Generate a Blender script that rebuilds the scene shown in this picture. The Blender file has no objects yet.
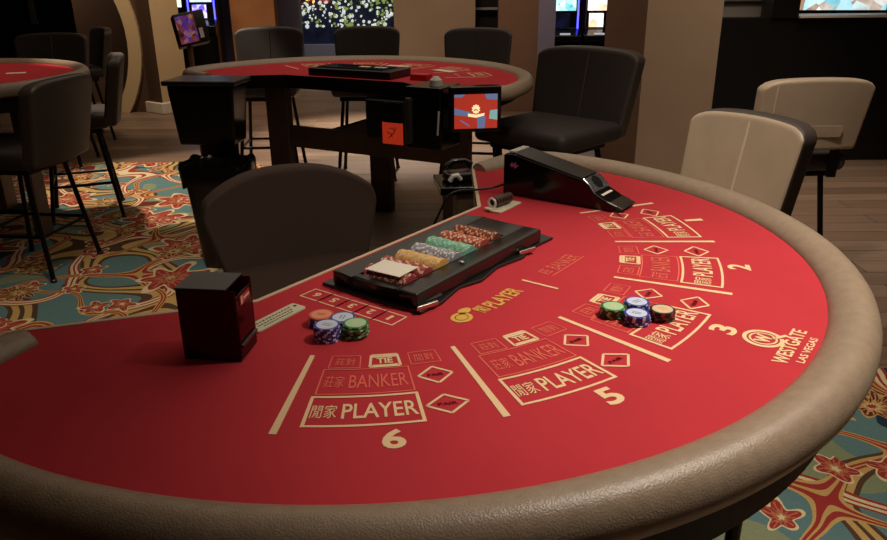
import bpy, bmesh, math, random
from mathutils import Vector, Matrix
random.seed(7)
R = math.radians
S = bpy.context.scene
C = S.collection
HC, FZ = 1.40, 0.90                 # camera height, felt height

# ------------------------------------------------------------------ camera
FPX, PITCH, ROLL = 756.86, R(21.2644), R(-0.4607)
cam = bpy.data.cameras.new('camera')
cam.sensor_width = 36
cam.lens = FPX / 887 * 36
cam.clip_start = .02
co = bpy.data.objects.new('camera', cam)
C.objects.link(co)
Rv, Fv = Vector((1, 0, 0)), Vector((0, math.cos(PITCH), -math.sin(PITCH)))
Uv = Vector((0, math.sin(PITCH), math.cos(PITCH)))
cr, sr = math.cos(ROLL), math.sin(ROLL)
right, up = Rv * cr + Uv * sr, Uv * cr - Rv * sr
m3 = Matrix((right, up, -Fv)).transposed()
co.matrix_world = Matrix.Translation((0, 0, HC)) @ m3.to_4x4()
S.camera = co

# ------------------------------------------------------------------ materials
def lin(c):
    return tuple((x / 255 / 12.92) if x / 255 <= .04045 else ((x / 255 + .055) / 1.055) ** 2.4 for x in c) + (1,)

class NT:
    def __init__(s, name):
        s.m = bpy.data.materials.new(name); s.m.use_nodes = True
        s.t = s.m.node_tree; s.n = s.t.nodes; s.l = s.t.links
        s.b = s.n['Principled BSDF']
    def add(s, kind, **kw):
        x = s.n.new(kind)
        for k, v in kw.items():
            if k in x.inputs.keys(): x.inputs[k].default_value = v
            else: setattr(x, k, v)
        return x
    def math(s, op, a, b=None, c=None):
        x = s.n.new('ShaderNodeMath'); x.operation = op
        for i, v in enumerate((a, b, c)):
            if v is None: continue
            if isinstance(v, (int, float)): x.inputs[i].default_value = v
            else: s.l.new(v, x.inputs[i])
        return x.outputs[0]
    def mix(s, fac, a, b):
        x = s.n.new('ShaderNodeMix'); x.data_type = 'RGBA'
        for i, v in ((0, fac), (6, a), (7, b)):
            if isinstance(v, (int, float, tuple)): x.inputs[i].default_value = v
            else: s.l.new(v, x.inputs[i])
        return x.outputs[2]
    def ramp(s, fac, stops, const=False):
        x = s.n.new('ShaderNodeValToRGB'); e = x.color_ramp.elements
        if const: x.color_ramp.interpolation = 'CONSTANT'
        while len(e) < len(stops): e.new(.5)
        for i, (p, c) in enumerate(stops): e[i].position = p; e[i].color = c
        s.l.new(fac, x.inputs[0]); return x.outputs[0]

def mat(name, col, rough=.5, spec=.5, metal=0., bump=0., scale=200., vary=0., vscale=6., coat=0., trans=0., emit=0., sheen=0.):
    k = NT(name); b = k.b
    c = lin(col)
    b.inputs['Base Color'].default_value = c
    b.inputs['Roughness'].default_value = rough
    b.inputs['Specular IOR Level'].default_value = spec
    b.inputs['Metallic'].default_value = metal
    b.inputs['Coat Weight'].default_value = coat
    b.inputs['Transmission Weight'].default_value = trans
    if sheen:
        b.inputs['Sheen Weight'].default_value = sheen; b.inputs['Sheen Tint'].default_value = c
    if emit:
        b.inputs['Emission Color'].default_value = c; b.inputs['Emission Strength'].default_value = emit
    tc = k.add('ShaderNodeTexCoord')
    if vary:
        nz = k.add('ShaderNodeTexNoise', Scale=vscale, Detail=5.); k.l.new(tc.outputs['Object'], nz.inputs['Vector'])
        d = tuple(x * (1 - vary) for x in c[:3]) + (1,); u = tuple(min(1, x * (1 + vary)) for x in c[:3]) + (1,)
        k.l.new(k.ramp(nz.outputs[0], [(.3, d), (.7, u)]), b.inputs['Base Color'])
    if bump:
        nz = k.add('ShaderNodeTexNoise', Scale=scale, Detail=3.); k.l.new(tc.outputs['Object'], nz.inputs['Vector'])
        bp = k.add('ShaderNodeBump', Strength=bump, Distance=.002); k.l.new(nz.outputs[0], bp.inputs['Height'])
        k.l.new(bp.outputs[0], b.inputs['Normal'])
    return k.m

M = {}
M['felt'] = mat('red_felt', (190, 54, 62), .95, .15, bump=.12, scale=900, vary=.05, vscale=7, sheen=.15)
M['print'] = mat('cream_felt_print', (238, 205, 160), .9, .15)
M['print_red'] = mat('salmon_felt_print', (230, 112, 92), .9, .15)
M['print_gold'] = mat('gold_felt_print', (222, 176, 84), .85, .2)
M['print_dark'] = mat('dark_red_felt_print', (96, 18, 18), .9, .15)
M['rail'] = mat('taupe_rail_vinyl', (152, 132, 110), .38, .55, bump=.35, scale=420, vary=.10, vscale=60)
M['trim'] = mat('cream_table_edging', (214, 188, 158), .5, .4)
M['black'] = mat('black_painted_board', (12, 11, 10), .45, .4)
M['black_gloss'] = mat('gloss_black_plastic', (9, 9, 9), .16, .5)
M['black_satin'] = mat('satin_black_plastic', (20, 19, 18), .34, .5, bump=.05, scale=600)
M['tray'] = mat('black_tray_plastic', (30, 28, 25), .3, .55, bump=.06, scale=500)
M['chrome'] = mat('polished_metal', (210, 205, 195), .18, .5, 1.)
M['steel_dark'] = mat('black_steel_tube', (18, 16, 15), .4, .5, .6)
M['wood'] = mat('dark_brown_laminate', (88, 68, 56), .5, .4, vary=.15, vscale=14)
M['leather'] = mat('dark_brown_leather', (44, 37, 33), .6, .35, bump=.2, scale=260, vary=.08, vscale=12)
M['leather_side'] = mat('brown_leather_side', (58, 50, 43), .45, .45, bump=.2, scale=260)
M['dealer'] = mat('charcoal_brown_upholstery', (76, 60, 52), .75, .25, bump=.15, scale=700)
M['tan'] = mat('tan_leather', (190, 170, 146), .42, .5, bump=.2, scale=240, vary=.06, vscale=10)
M['tan_edge'] = mat('dark_chair_side_leather', (66, 58, 52), .5, .4, bump=.2, scale=260)
M['seam'] = mat('pale_chair_piping', (226, 208, 182), .5, .4)
M['white'] = mat('white_plastic', (232, 228, 218), .4, .5)
M['paper'] = mat('white_card_paper', (238, 230, 212), .7, .3)
M['plaque'] = mat('cream_plaque', (216, 208, 178), .5, .4)
M['ink'] = mat('dark_ink', (40, 34, 30), .7, .2)
M['red_sign'] = mat('red_orange_sign_board', (214, 62, 34), .5, .4, emit=.35)
M['smoke'] = None
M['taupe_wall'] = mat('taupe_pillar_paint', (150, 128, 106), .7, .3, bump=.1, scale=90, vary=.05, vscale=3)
M['brown_and_shade_wall'] = mat('brown_and_shaded_pillar_paint', (122, 92, 72), .7, .3, bump=.1, scale=90, vary=.05, vscale=3)  # own colour of the brown pillar, and shade painted on other pillars' left faces
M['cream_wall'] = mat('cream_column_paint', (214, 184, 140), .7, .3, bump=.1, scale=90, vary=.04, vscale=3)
M['dark_wall'] = mat('dark_brown_wall_paint', (82, 60, 44), .75, .25, bump=.1, scale=90, vary=.05, vscale=3)
M['ring'] = mat('cream_arch_trim', (206, 178, 134), .6, .3)
M['lav'] = mat('lavender_grey_wall_paint', (132, 126, 150), .75, .25, vary=.04)
M['orange_wall'] = mat('orange_brown_wood_panel', (176, 116, 70), .55, .35, vary=.12, vscale=5)
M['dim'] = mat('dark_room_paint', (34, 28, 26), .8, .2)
M['ceiling'] = mat('ceiling_paint', (150, 135, 115), .9, .2)
M['base'] = mat('white_skirting_paint', (226, 212, 190), .5, .4)

def smoke_mat():
    k = NT('dark_red_smoked_acrylic'); b = k.b
    b.inputs['Base Color'].default_value = (.10, .008, .012, 1)
    b.inputs['Roughness'].default_value = .06
    b.inputs['Transmission Weight'].default_value = .75
    b.inputs['IOR'].default_value = 1.3
    return k.m
M['smoke'] = smoke_mat()

def glass_mat():
    k = NT('clear_acrylic'); b = k.b
    b.inputs['Base Color'].default_value = (.75, .8, .78, 1)
    b.inputs['Roughness'].default_value = .05
    b.inputs['Transmission Weight'].default_value = .9
    b.inputs['IOR'].default_value = 1.3
    return k.m
M['clear'] = glass_mat()

def carpet_mat():
    k = NT('floral_carpet_pile'); tc = k.add('ShaderNodeTexCoord'); P = tc.outputs['Object']
    def warp(vec, sc, amt):
        nz = k.add('ShaderNodeTexNoise', Scale=sc, Detail=1.5); k.l.new(vec, nz.inputs['Vector'])
        sub = k.add('ShaderNodeVectorMath', operation='SUBTRACT'); k.l.new(nz.outputs['Color'], sub.inputs[0]); sub.inputs[1].default_value = (.5, .5, .5)
        ml = k.add('ShaderNodeVectorMath', operation='SCALE'); k.l.new(sub.outputs[0], ml.inputs[0]); ml.inputs['Scale'].default_value = amt
        ad = k.add('ShaderNodeVectorMath', operation='ADD'); k.l.new(vec, ad.inputs[0]); k.l.new(ml.outputs[0], ad.inputs[1])
        return ad.outputs[0]
    RED, DRED, GOLD, CREAM = lin((150, 52, 48)), lin((104, 40, 40)), lin((186, 152, 92)), lin((208, 192, 150))
    TEAL, NAVY, BRN, SAGE, ORG = lin((92, 122, 122)), lin((38, 52, 66)), lin((84, 62, 48)), lin((128, 136, 104)), lin((172, 104, 76))
    W = warp(P, 1.6, .35)
    W2 = warp(P, 5., .10)
    # ground: patches of teal, brown and dark red
    n0 = k.add('ShaderNodeTexNoise', Scale=1.5, Detail=1.); k.l.new(W, n0.inputs['Vector'])
    col = k.ramp(n0.outputs[0], [(0, NAVY), (.36, TEAL), (.57, SAGE), (.62, DRED), (.70, BRN)], True)
    # scrolling bands
    for sc, w, c1, c2, off in ((1.35, .028, GOLD, BRN, 0.), (1.7, .020, CREAM, RED, 7.3), (2.4, .018, RED, GOLD, 13.1)):
        mp = k.add('ShaderNodeVectorMath', operation='ADD'); k.l.new(W, mp.inputs[0]); mp.inputs[1].default_value = (off, off * .7, 0)
        nz = k.add('ShaderNodeTexNoise', Scale=sc, Detail=0.); k.l.new(mp.outputs[0], nz.inputs['Vector'])
        d = k.math('ABSOLUTE', k.math('SUBTRACT', nz.outputs[0], .5))
        col = k.mix(k.math('LESS_THAN', d, w * 1.55), col, c2)
        col = k.mix(k.math('LESS_THAN', d, w), col, c1)
        col = k.mix(k.math('LESS_THAN', d, w * .25), col, c2)
    # flowers: two sizes
    for sc, rmax, pet, cols, rnd, thr in ((1.9, .40, 7, (CREAM, RED, ORG, GOLD, DRED), .75, .40), (4.6, .34, 5, (CREAM, RED, ORG, CREAM, GOLD), .9, .55), (3.0, .33, 9, (GOLD, DRED, GOLD, RED, CREAM), 1., .70)):
        vo = k.add('ShaderNodeTexVoronoi', Scale=sc, Randomness=rnd); vo.voronoi_dimensions = '2D'; k.l.new(W2, vo.inputs['Vector'])
        df = k.add('ShaderNodeVectorMath', operation='SUBTRACT'); k.l.new(W2, df.inputs[0])
        k.l.new(vo.outputs['Position'], df.inputs[1])
        sx = k.add('ShaderNodeSeparateXYZ'); k.l.new(df.outputs[0], sx.inputs[0])
        ang = k.math('ARCTAN2', sx.outputs[1], sx.outputs[0])
        r = vo.outputs['Distance']
        sc_ = k.add('ShaderNodeSeparateColor'); k.l.new(vo.outputs['Color'], sc_.inputs[0])
        lob = k.math('ADD', .80, k.math('MULTIPLY', .22, k.math('SINE', k.math('ADD', k.math('MULTIPLY', ang, float(pet)), k.math('MULTIPLY', sc_.outputs[0], 6.)))))
        q = k.math('DIVIDE', r, k.math('MULTIPLY', lob, rmax))
        streak = k.math('GREATER_THAN', k.math('SINE', k.math('MULTIPLY', ang, float(pet * 3))), .55)
        fc = k.ramp(q, [(0, cols[3]), (.16, cols[4]), (.22, cols[2]), (.42, cols[1]), (.84, cols[0])], True)
        fc = k.mix(k.math('MULTIPLY', streak, k.math('LESS_THAN', k.math('ABSOLUTE', k.math('SUBTRACT', q, .5)), .25)), fc, cols[2])
        inside = k.math('MULTIPLY', k.math('LESS_THAN', q, 1.), k.math('GREATER_THAN', sc_.outputs[1], thr))
        col = k.mix(inside, col, fc)
    fine = k.add('ShaderNodeTexNoise', Scale=260., Detail=2.); k.l.new(P, fine.inputs['Vector'])
    hs = k.add('ShaderNodeHueSaturation'); k.l.new(col, hs.inputs['Color']); k.l.new(k.math('ADD', .68, k.math('MULTIPLY', fine.outputs[0], .5)), hs.inputs['Value'])
    k.l.new(hs.outputs[0], k.b.inputs['Base Color'])
    k.b.inputs['Roughness'].default_value = .97; k.b.inputs['Specular IOR Level'].default_value = .08
    bp = k.add('ShaderNodeBump', Strength=.3, Distance=.004); k.l.new(fine.outputs[0], bp.inputs['Height']); k.l.new(bp.outputs[0], k.b.inputs['Normal'])
    return k.m
M['carpet'] = carpet_mat()

def floor_mat():
    k = NT('brown_plank_floor'); tc = k.add('ShaderNodeTexCoord')
    br = k.add('ShaderNodeTexBrick', Scale=1.); br.offset = .37
    for n_, v in (('Brick Width', 1.3), ('Row Height', .16), ('Mortar Size', .003), ('Color1', lin((132, 108, 88))), ('Color2', lin((106, 84, 66))), ('Mortar', lin((50, 38, 30)))):
        br.inputs[n_].default_value = v
    k.l.new(tc.outputs['Object'], br.inputs['Vector'])
    mp = k.add('ShaderNodeMapping'); mp.inputs['Scale'].default_value = (1.5, 26, 1); k.l.new(tc.outputs['Object'], mp.inputs['Vector'])
    nz = k.add('ShaderNodeTexNoise', Scale=1.4, Detail=6.); k.l.new(mp.outputs[0], nz.inputs['Vector'])
    hs = k.add('ShaderNodeHueSaturation'); k.l.new(br.outputs['Color'], hs.inputs['Color'])
    k.l.new(k.math('ADD', .6, k.math('MULTIPLY', nz.outputs[0], .8)), hs.inputs['Value'])
    k.l.new(hs.outputs[0], k.b.inputs['Base Color']); k.b.inputs['Roughness'].default_value = .42
    return k.m
M['floor'] = floor_mat()

def screen_mat(name, stops, scale=9., power=3., stretch=(1, 1, 1)):
    k = NT(name); tc = k.add('ShaderNodeTexCoord')
    mp = k.add('ShaderNodeMapping'); mp.inputs['Scale'].default_value = stretch; k.l.new(tc.outputs['Object'], mp.inputs['Vector'])
    vo = k.add('ShaderNodeTexVoronoi', Scale=scale); k.l.new(mp.outputs[0], vo.inputs['Vector'])
    nz = k.add('ShaderNodeTexNoise', Scale=scale * .6, Detail=3.); k.l.new(mp.outputs[0], nz.inputs['Vector'])
    sc_ = k.add('ShaderNodeSeparateColor'); k.l.new(vo.outputs['Color'], sc_.inputs[0])
    f = k.math('ADD', k.math('MULTIPLY', sc_.outputs[0], .6), k.math('MULTIPLY', nz.outputs[0], .4))
    c = k.ramp(f, stops)
    k.b.inputs['Base Color'].default_value = (.01, .01, .01, 1); k.b.inputs['Roughness'].default_value = .15
    k.l.new(c, k.b.inputs['Emission Color']); k.b.inputs['Emission Strength'].default_value = power
    return k.m
Lc = lin
M['scr_green'] = screen_mat('green_white_game_screen', [(.2, Lc((120, 190, 110))), (.5, Lc((240, 250, 225))), (.8, Lc((250, 240, 190)))], 14, 1.5)
M['scr_aqua'] = screen_mat('aqua_game_screen', [(.2, Lc((70, 180, 190))), (.5, Lc((190, 240, 230))), (.8, Lc((245, 255, 240)))], 14, 1.5)
M['scr_violet'] = screen_mat('violet_game_screen', [(.2, Lc((90, 70, 220))), (.5, Lc((190, 170, 255))), (.8, Lc((250, 245, 255)))], 22, 1.6)
M['scr_pink'] = screen_mat('pale_pink_game_screen', [(.2, Lc((240, 190, 150))), (.5, Lc((255, 240, 225))), (.8, Lc((255, 255, 250)))], 14, 1.5)
M['scr_amber'] = screen_mat('amber_and_violet_panel', [(.15, Lc((40, 20, 20))), (.45, Lc((190, 80, 50))), (.62, Lc((90, 50, 190))), (.85, Lc((230, 150, 110)))], 34, .3)
M['scr_blue'] = screen_mat('pale_blue_screen', [(.2, Lc((70, 170, 190))), (.45, Lc((200, 235, 240))), (.6, Lc((160, 120, 90))), (.8, Lc((240, 250, 250)))], 9, 1.2)
M['scr_navy'] = screen_mat('dark_navy_panel', [(.3, Lc((8, 10, 26))), (.7, Lc((24, 32, 78)))], 12, .5)
M['blue_led'] = mat('blue_light_strip', (70, 70, 255), .4, emit=4.)
M['scr_red'] = mat('screen_red', (196, 62, 46), .2, emit=.5)
M['scr_slate'] = mat('screen_slate_blue', (96, 112, 150), .2, emit=.75)
M['scr_mint'] = mat('screen_mint', (126, 170, 168), .2, emit=.75)
M['scr_cream'] = mat('screen_cream', (246, 226, 170), .2, emit=.9)
M['bulb_white'] = mat('white_light', (235, 240, 235), .3, emit=.55)
M['bulb_green'] = mat('yellow_green_light', (140, 160, 80), .3, emit=.5)
M['bulb_amber'] = mat('amber_light', (245, 180, 50), .3, emit=1.6)
M['bulb_red'] = mat('red_light', (170, 60, 40), .3, emit=.7)
M['blue_deep'] = mat('deep_blue_panel', (30, 36, 66), .5, emit=.12)

# ------------------------------------------------------------------ mesh helpers
def link(name, bm, ms, parent=None, smooth=True, bev=0., segs=3, sub=0, loc=None, angle=40):
    me = bpy.data.meshes.new(name)
    bmesh.ops.recalc_face_normals(bm, faces=bm.faces[:]) if smooth is not None else None
    bm.to_mesh(me); bm.free()
    o = bpy.data.objects.new(name, me); C.objects.link(o)
    for m in (ms if isinstance(ms, (list, tuple)) else [ms]): me.materials.append(m)
    if smooth:
        for p in me.polygons: p.use_smooth = True
    if bev:
        b = o.modifiers.new('edge', 'BEVEL'); b.width = bev; b.segments = segs; b.limit_method = 'ANGLE'; b.angle_limit = R(angle)
        o.modifiers.new('normals', 'WEIGHTED_NORMAL')
    elif smooth:
        try: me.set_sharp_from_angle(angle=R(angle))
        except Exception: pass
    if sub:
        s_ = o.modifiers.new('sub', 'SUBSURF'); s_.levels = sub; s_.render_levels = sub
    if parent: o.parent = parent
    if loc: o.location = loc
    return o

def box(bm, x0, x1, y0, y1, z0, z1, mi=0, mtx=None):
    v = [bm.verts.new((x, y, z)) for z in (z0, z1) for x, y in ((x0, y0), (x1, y0), (x1, y1), (x0, y1))]
    if mtx: 
        for q in v: q.co = mtx @ q.co
    for f in ((3, 2, 1, 0), (4, 5, 6, 7), (0, 1, 5, 4), (1, 2, 6, 5), (2, 3, 7, 6), (3, 0, 4, 7)):
        bm.faces.new([v[i] for i in f]).material_index = mi
    return v

def bx(*a, mi=0, mtx=None):
    bm = bmesh.new(); box(bm, *a, mi=mi, mtx=mtx); return bm

def prism(bm, pts, z0, z1, mi=0):
    a = [bm.verts.new((x, y, z0)) for x, y in pts]; b = [bm.verts.new((x, y, z1)) for x, y in pts]
    n = len(pts)
    bm.faces.new(a[::-1]).material_index = mi; bm.faces.new(b).material_index = mi
    for i in range(n): bm.faces.new((a[i], a[(i + 1) % n], b[(i + 1) % n], b[i])).material_index = mi

def extrude_x(bm, prof, x0, x1, mi=0):
    """closed (y,z) profile extruded along x"""
    a = [bm.verts.new((x0, y, z)) for y, z in prof]; b = [bm.verts.new((x1, y, z)) for y, z in prof]
    n = len(prof)
    bm.faces.new(a[::-1]).material_index = mi; bm.faces.new(b).material_index = mi
    for i in range(n): bm.faces.new((a[i], a[(i + 1) % n], b[(i + 1) % n], b[i])).material_index = mi

def tube(bm, path, r, n=10, closed=False, mi=0):
    path = [Vector(p) for p in path]; N = len(path); rings = []
    nv = None
    for i, p in enumerate(path):
        if closed: t = (path[(i + 1) % N] - path[i - 1]).normalized()
        else: t = (path[min(i + 1, N - 1)] - path[max(i - 1, 0)]).normalized()
        if nv is None:
            nv = t.orthogonal().normalized()
        nv = (nv - t * nv.dot(t)).normalized(); bn = t.cross(nv)
        rr = r[i] if isinstance(r, (list, tuple)) else r
        rings.append([bm.verts.new(p + (nv * math.cos(2 * math.pi * j / n) + bn * math.sin(2 * math.pi * j / n)) * rr) for j in range(n)])
    for i in range(N if closed else N - 1):
        a, b = rings[i], rings[(i + 1) % N]
        for j in range(n): bm.faces.new((a[j], a[(j + 1) % n], b[(j + 1) % n], b[j])).material_index = mi
    if not closed:
        bm.faces.new(rings[0][::-1]).material_index = mi; bm.faces.new(rings[-1]).material_index = mi

def lathe(bm, prof, n=24, mi=0, cx=0, cy=0):
    rings = [[bm.verts.new((cx + r * math.cos(2 * math.pi * j / n), cy + r * math.sin(2 * math.pi * j / n), z)) for j in range(n)] for r, z in prof]
    for a, b in zip(rings, rings[1:]):
        for j in range(n): bm.faces.new((a[j], a[(j + 1) % n], b[(j + 1) % n], b[j])).material_index = mi
    bm.faces.new(rings[0][::-1]).material_index = mi; bm.faces.new(rings[-1]).material_index = mi
    return rings

def tag(o, label, cat, group=None):
    o['label'] = label; o['category'] = cat
    if group: o['group'] = group
    return o
def thing(name, label, cat, loc=(0, 0, 0), rz=0., group=None):
    o = bpy.data.objects.new(name, None); o.empty_display_size = .1; C.objects.link(o)
    o.location = loc; o.rotation_euler = (0, 0, rz)
    return tag(o, label, cat, group)
def struct(o):
    o['kind'] = 'structure'; return o
def dup(root, loc, rz, label, scale=None):
    r = root.copy(); C.objects.link(r); r.location = loc; r.rotation_euler = (0, 0, rz); r['label'] = label
    if scale: r.scale = scale if isinstance(scale, tuple) else (scale,) * 3
    def rec(a, b):
        for ch in list(a.children):
            c = ch.copy(); C.objects.link(c); c.parent = b; rec(ch, c)
    rec(root, r)
    return r

_dg = None
def text2d(s, w=None, h=None, bold=0.):
    c = bpy.data.curves.new('lettering', 'FONT'); c.body = s; c.size = 1; c.offset = bold; c.resolution_u = 3
    o = bpy.data.objects.new('lettering', c); C.objects.link(o)
    dg = bpy.context.evaluated_depsgraph_get()
    me = bpy.data.meshes.new_from_object(o.evaluated_get(dg))
    vs = [v.co.to_2d() for v in me.vertices]; fs = [tuple(p.vertices) for p in me.polygons]
    bpy.data.objects.remove(o); bpy.data.curves.remove(c); bpy.data.meshes.remove(me)
    x0, x1 = min(v.x for v in vs), max(v.x for v in vs); y0, y1 = min(v.y for v in vs), max(v.y for v in vs)
    sy = (h / (y1 - y0)) if h else None; sx = (w / (x1 - x0)) if w else sy
    if sy is None: sy = sx
    return [((v.x - (x0 + x1) / 2) * sx, (v.y - (y0 + y1) / 2) * sy) for v in vs], fs

def flat(bm, vf, fn, z, mi=0):
    vs, fs = vf
    V = [bm.verts.new((*fn(x, y), z)) for x, y in vs]
    for f in fs:
        try:
            F = bm.faces.new([V[i] for i in f]); F.material_index = mi
        except ValueError: pass
def upright(bm):
    for f in bm.faces:
        f.normal_update()
        if f.normal.z < 0: f.normal_flip()

# ------------------------------------------------------------------ table frame
AX = R(53.796)
NV = Vector((math.cos(AX), math.sin(AX))); TV = Vector((-NV.y, NV.x)); OU = 2.15636 * .5
V0 = .9375
def tw(u, v, z=0.):
    p = NV * (u + OU) + TV * v
    return Vector((p.x, p.y, FZ + z))
TC = tw(0, V0)

def rail_path(r=.842, S_=1., lo=-45):
    pts = []
    for i in range(lo, 47):
        a = R(i * 2.02); pts.append((r * math.sin(a), -r * math.cos(a)))
    def tail(x, y):
        cx, cy, rr = x - .13, y, .13
        e = [(cx + rr * math.cos(R(d)), cy + rr * math.sin(R(d))) for d in (14, 28, 42, 56, 68, 78)]
        ex, ey = e[-1]
        return e + [(ex - .03, ey + .006), (ex - .06, ey + .012), (ex - .085, ey + .016), (ex - .11, ey + .02)]
    end = tail(*pts[-1])
    left = [(-a, b) for a, b in tail(-pts[0][0], pts[0][1])][::-1]
    return [(a * S_, b * S_) for a, b in left + pts + end]

def sweep(bm, path, prof, mi=0, taper=6):
    n = len(path); rings = []
    for i, (x, y) in enumerate(path):
        a = Vector(path[max(i - 1, 0)]); b = Vector(path[min(i + 1, n - 1)])
        t = (b - a).normalized(); nrm = Vector((t.y, -t.x))       # outward
        e = min(i, n - 1 - i); k = 1.
        if e < taper: k = .7 + .3 * math.sin(math.pi / 2 * e / taper)
        rings.append([bm.verts.new((x + nrm.x * o * k, y + nrm.y * o * k, z * (k if z > 0 else 1))) for o, z in prof])
    m = len(prof)
    for p, q in zip(rings, rings[1:]):
        for j in range(m): bm.faces.new((p[j], p[(j + 1) % m], q[(j + 1) % m], q[j])).material_index = mi
    bm.faces.new(rings[0]).material_index = mi; bm.faces.new(rings[-1][::-1]).material_index = mi

RAILP = [(-.043, -.004), (-.041, .003), (-.033, .012), (-.020, .021), (-.004, .026), (.009, .025), (.020, .019), (.028, .010), (.033, -.003), (.034, -.016), (.030, -.030), (.020, -.040), (.0, -.042), (-.04, -.04)]

def felt_outline(inset=0.):
    pts = []
    for i in range(-46, 47):
        a = R(i * 2.02); r = .838 - inset; pts.append((r * math.sin(a), -r * math.cos(a)))
    e = [(.838 - inset, .06), (.80 - inset, .12), (.745, .175 - inset), (.70, .195 - inset), (.635, .2055 - inset), (.335, -.0125 + (-inset))]
    return [(-a, b) for a, b in e][::-1] + pts + e

def gaming_table(name, label, pos, rz, S_=1., edge='trim', body='black', posts=(), legs=(-.5, .5, 0.)):
    t = thing(name, label, 'gaming table', (pos[0], pos[1], 0), rz)
    bm = bmesh.new(); prism(bm, [(a * S_, b * S_) for a, b in felt_outline()], FZ - .004, FZ)
    link('felt_top', bm, M['felt'], t, smooth=False)
    bm = bmesh.new(); sweep(bm, rail_path(.842, S_), RAILP if S_ == 1 else [(o * 1.1, z) for o, z in RAILP])
    for v in bm.verts: v.co.z += FZ
    link('padded_rail', bm, M['rail'], t, angle=60)
    bm = bmesh.new()
    line = [(-.66, .2), (-.635, .2075), (-.335, -.0125), (.335, -.0125), (.635, .2075), (.66, .2)]
    outer = [(-.66, .2085), (-.634, .216), (-.331, -.0045), (.331, -.0045), (.634, .216), (.66, .2085)]
    for i in range(len(line) - 1):
        q = [line[i], line[i + 1], outer[i + 1], outer[i]]
        prism(bm, [(a * S_, b * S_) for a, b in q], FZ - .03, FZ + .001)
    link('edge_trim', bm, M[edge], t, smooth=False)
    bm = bmesh.new(); prism(bm, [(a * S_, b * S_) for a, b in felt_outline(.002 if S_ == 1 else .03)], FZ - (.115 if S_ == 1 else .075), FZ - .0045)
    link('apron', bm, M[body], t, smooth=False)
    for lx in legs[:2]:
        bm = bx((lx - .065) * S_, (lx + .065) * S_, -.09 * S_, -.045 * S_, 0.012, FZ - .07)
        link('table_leg', bm, M['wood'], t, smooth=False, bev=.006)
        bm = bx((lx - .075) * S_, (lx + .075) * S_, -.19 * S_, .05 * S_, 0, .035)
        link('leg_foot', bm, M[body], t, smooth=False, bev=.008)
    bm = bx((legs[2] - .065) * S_, (legs[2] + .065) * S_, -.56 * S_, -.515 * S_, 0, FZ - .07)
    link('table_leg', bm, M['wood'], t, smooth=False, bev=.006)
    if posts:
        for a in posts:
            bm = bmesh.new(); tube(bm, [(.72 * math.sin(R(a)), -.72 * math.cos(R(a)), 0), (.72 * math.sin(R(a)), -.72 * math.cos(R(a)), FZ - .11)], .014, 12)
            link('support_post', bm, M['steel_dark'], t)
    bm = bx((legs[0] + .065) * S_, (legs[1] - .065) * S_, -.085 * S_, -.055 * S_, .49, .61)
    link('stretcher', bm, M['wood'], t, smooth=False, bev=.005)
    bm = bx((legs[2] - .02) * S_, (legs[2] + .02) * S_, -.515 * S_, -.085 * S_, .50, .60)
    link('stretcher', bm, M['wood'], t, smooth=False, bev=.005)
    return t

TRZ = AX                                     # local x = u axis
main = gaming_table('gaming_table', 'large red felt card table with cream printed betting boxes and taupe padded rail', TC, TRZ, posts=(-17, 17))

# ------------------------------------------------------------------ printed layout on the main table
CV = .97 - V0
def polar(thc, rc):
    def fn(x, y):
        r = rc - y; th = R(thc) + x / rc
        return (r * math.sin(th), CV - r * math.cos(th))
    return fn
ZP = FZ + .0007
def strip(bm, fn, x0, y0, x1, y1, w, mi=0, n=6):
    d = Vector((x1 - x0, y1 - y0)); L = d.length; d.normalize(); p = Vector((-d.y, d.x)) * w / 2
    rows = []
    for i in range(n + 1):
        q = Vector((x0, y0)) + d * (L * i / n)
        rows.append((bm.verts.new((*fn(q.x + p.x, q.y + p.y), ZP)), bm.verts.new((*fn(q.x - p.x, q.y - p.y), ZP))))
    for a, b in zip(rows, rows[1:]): bm.faces.new((a[0], b[0], b[1], a[1])).material_index = mi
def frame(bm, fn, x0, x1, y0, y1, w, mi=0):
    h = w / 2
    strip(bm, fn, x0 - h, y0, x1 + h, y0, w, mi); strip(bm, fn, x0 - h, y1, x1 + h, y1, w, mi)
    strip(bm, fn, x0, y0 + h, x0, y1 - h, w, mi, 1); strip(bm, fn, x1, y0 + h, x1, y1 - h, w, mi, 1)
def trap(bm, fn, xb0, xb1, xt0, xt1, y0, y1, w, mi=0):
    for a in ((xb0, y0, xb1, y0), (xb1, y0, xt1, y1), (xt1, y1, xt0, y1), (xt0, y1, xb0, y0)): strip(bm, fn, *a, w, mi, 1)

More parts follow.
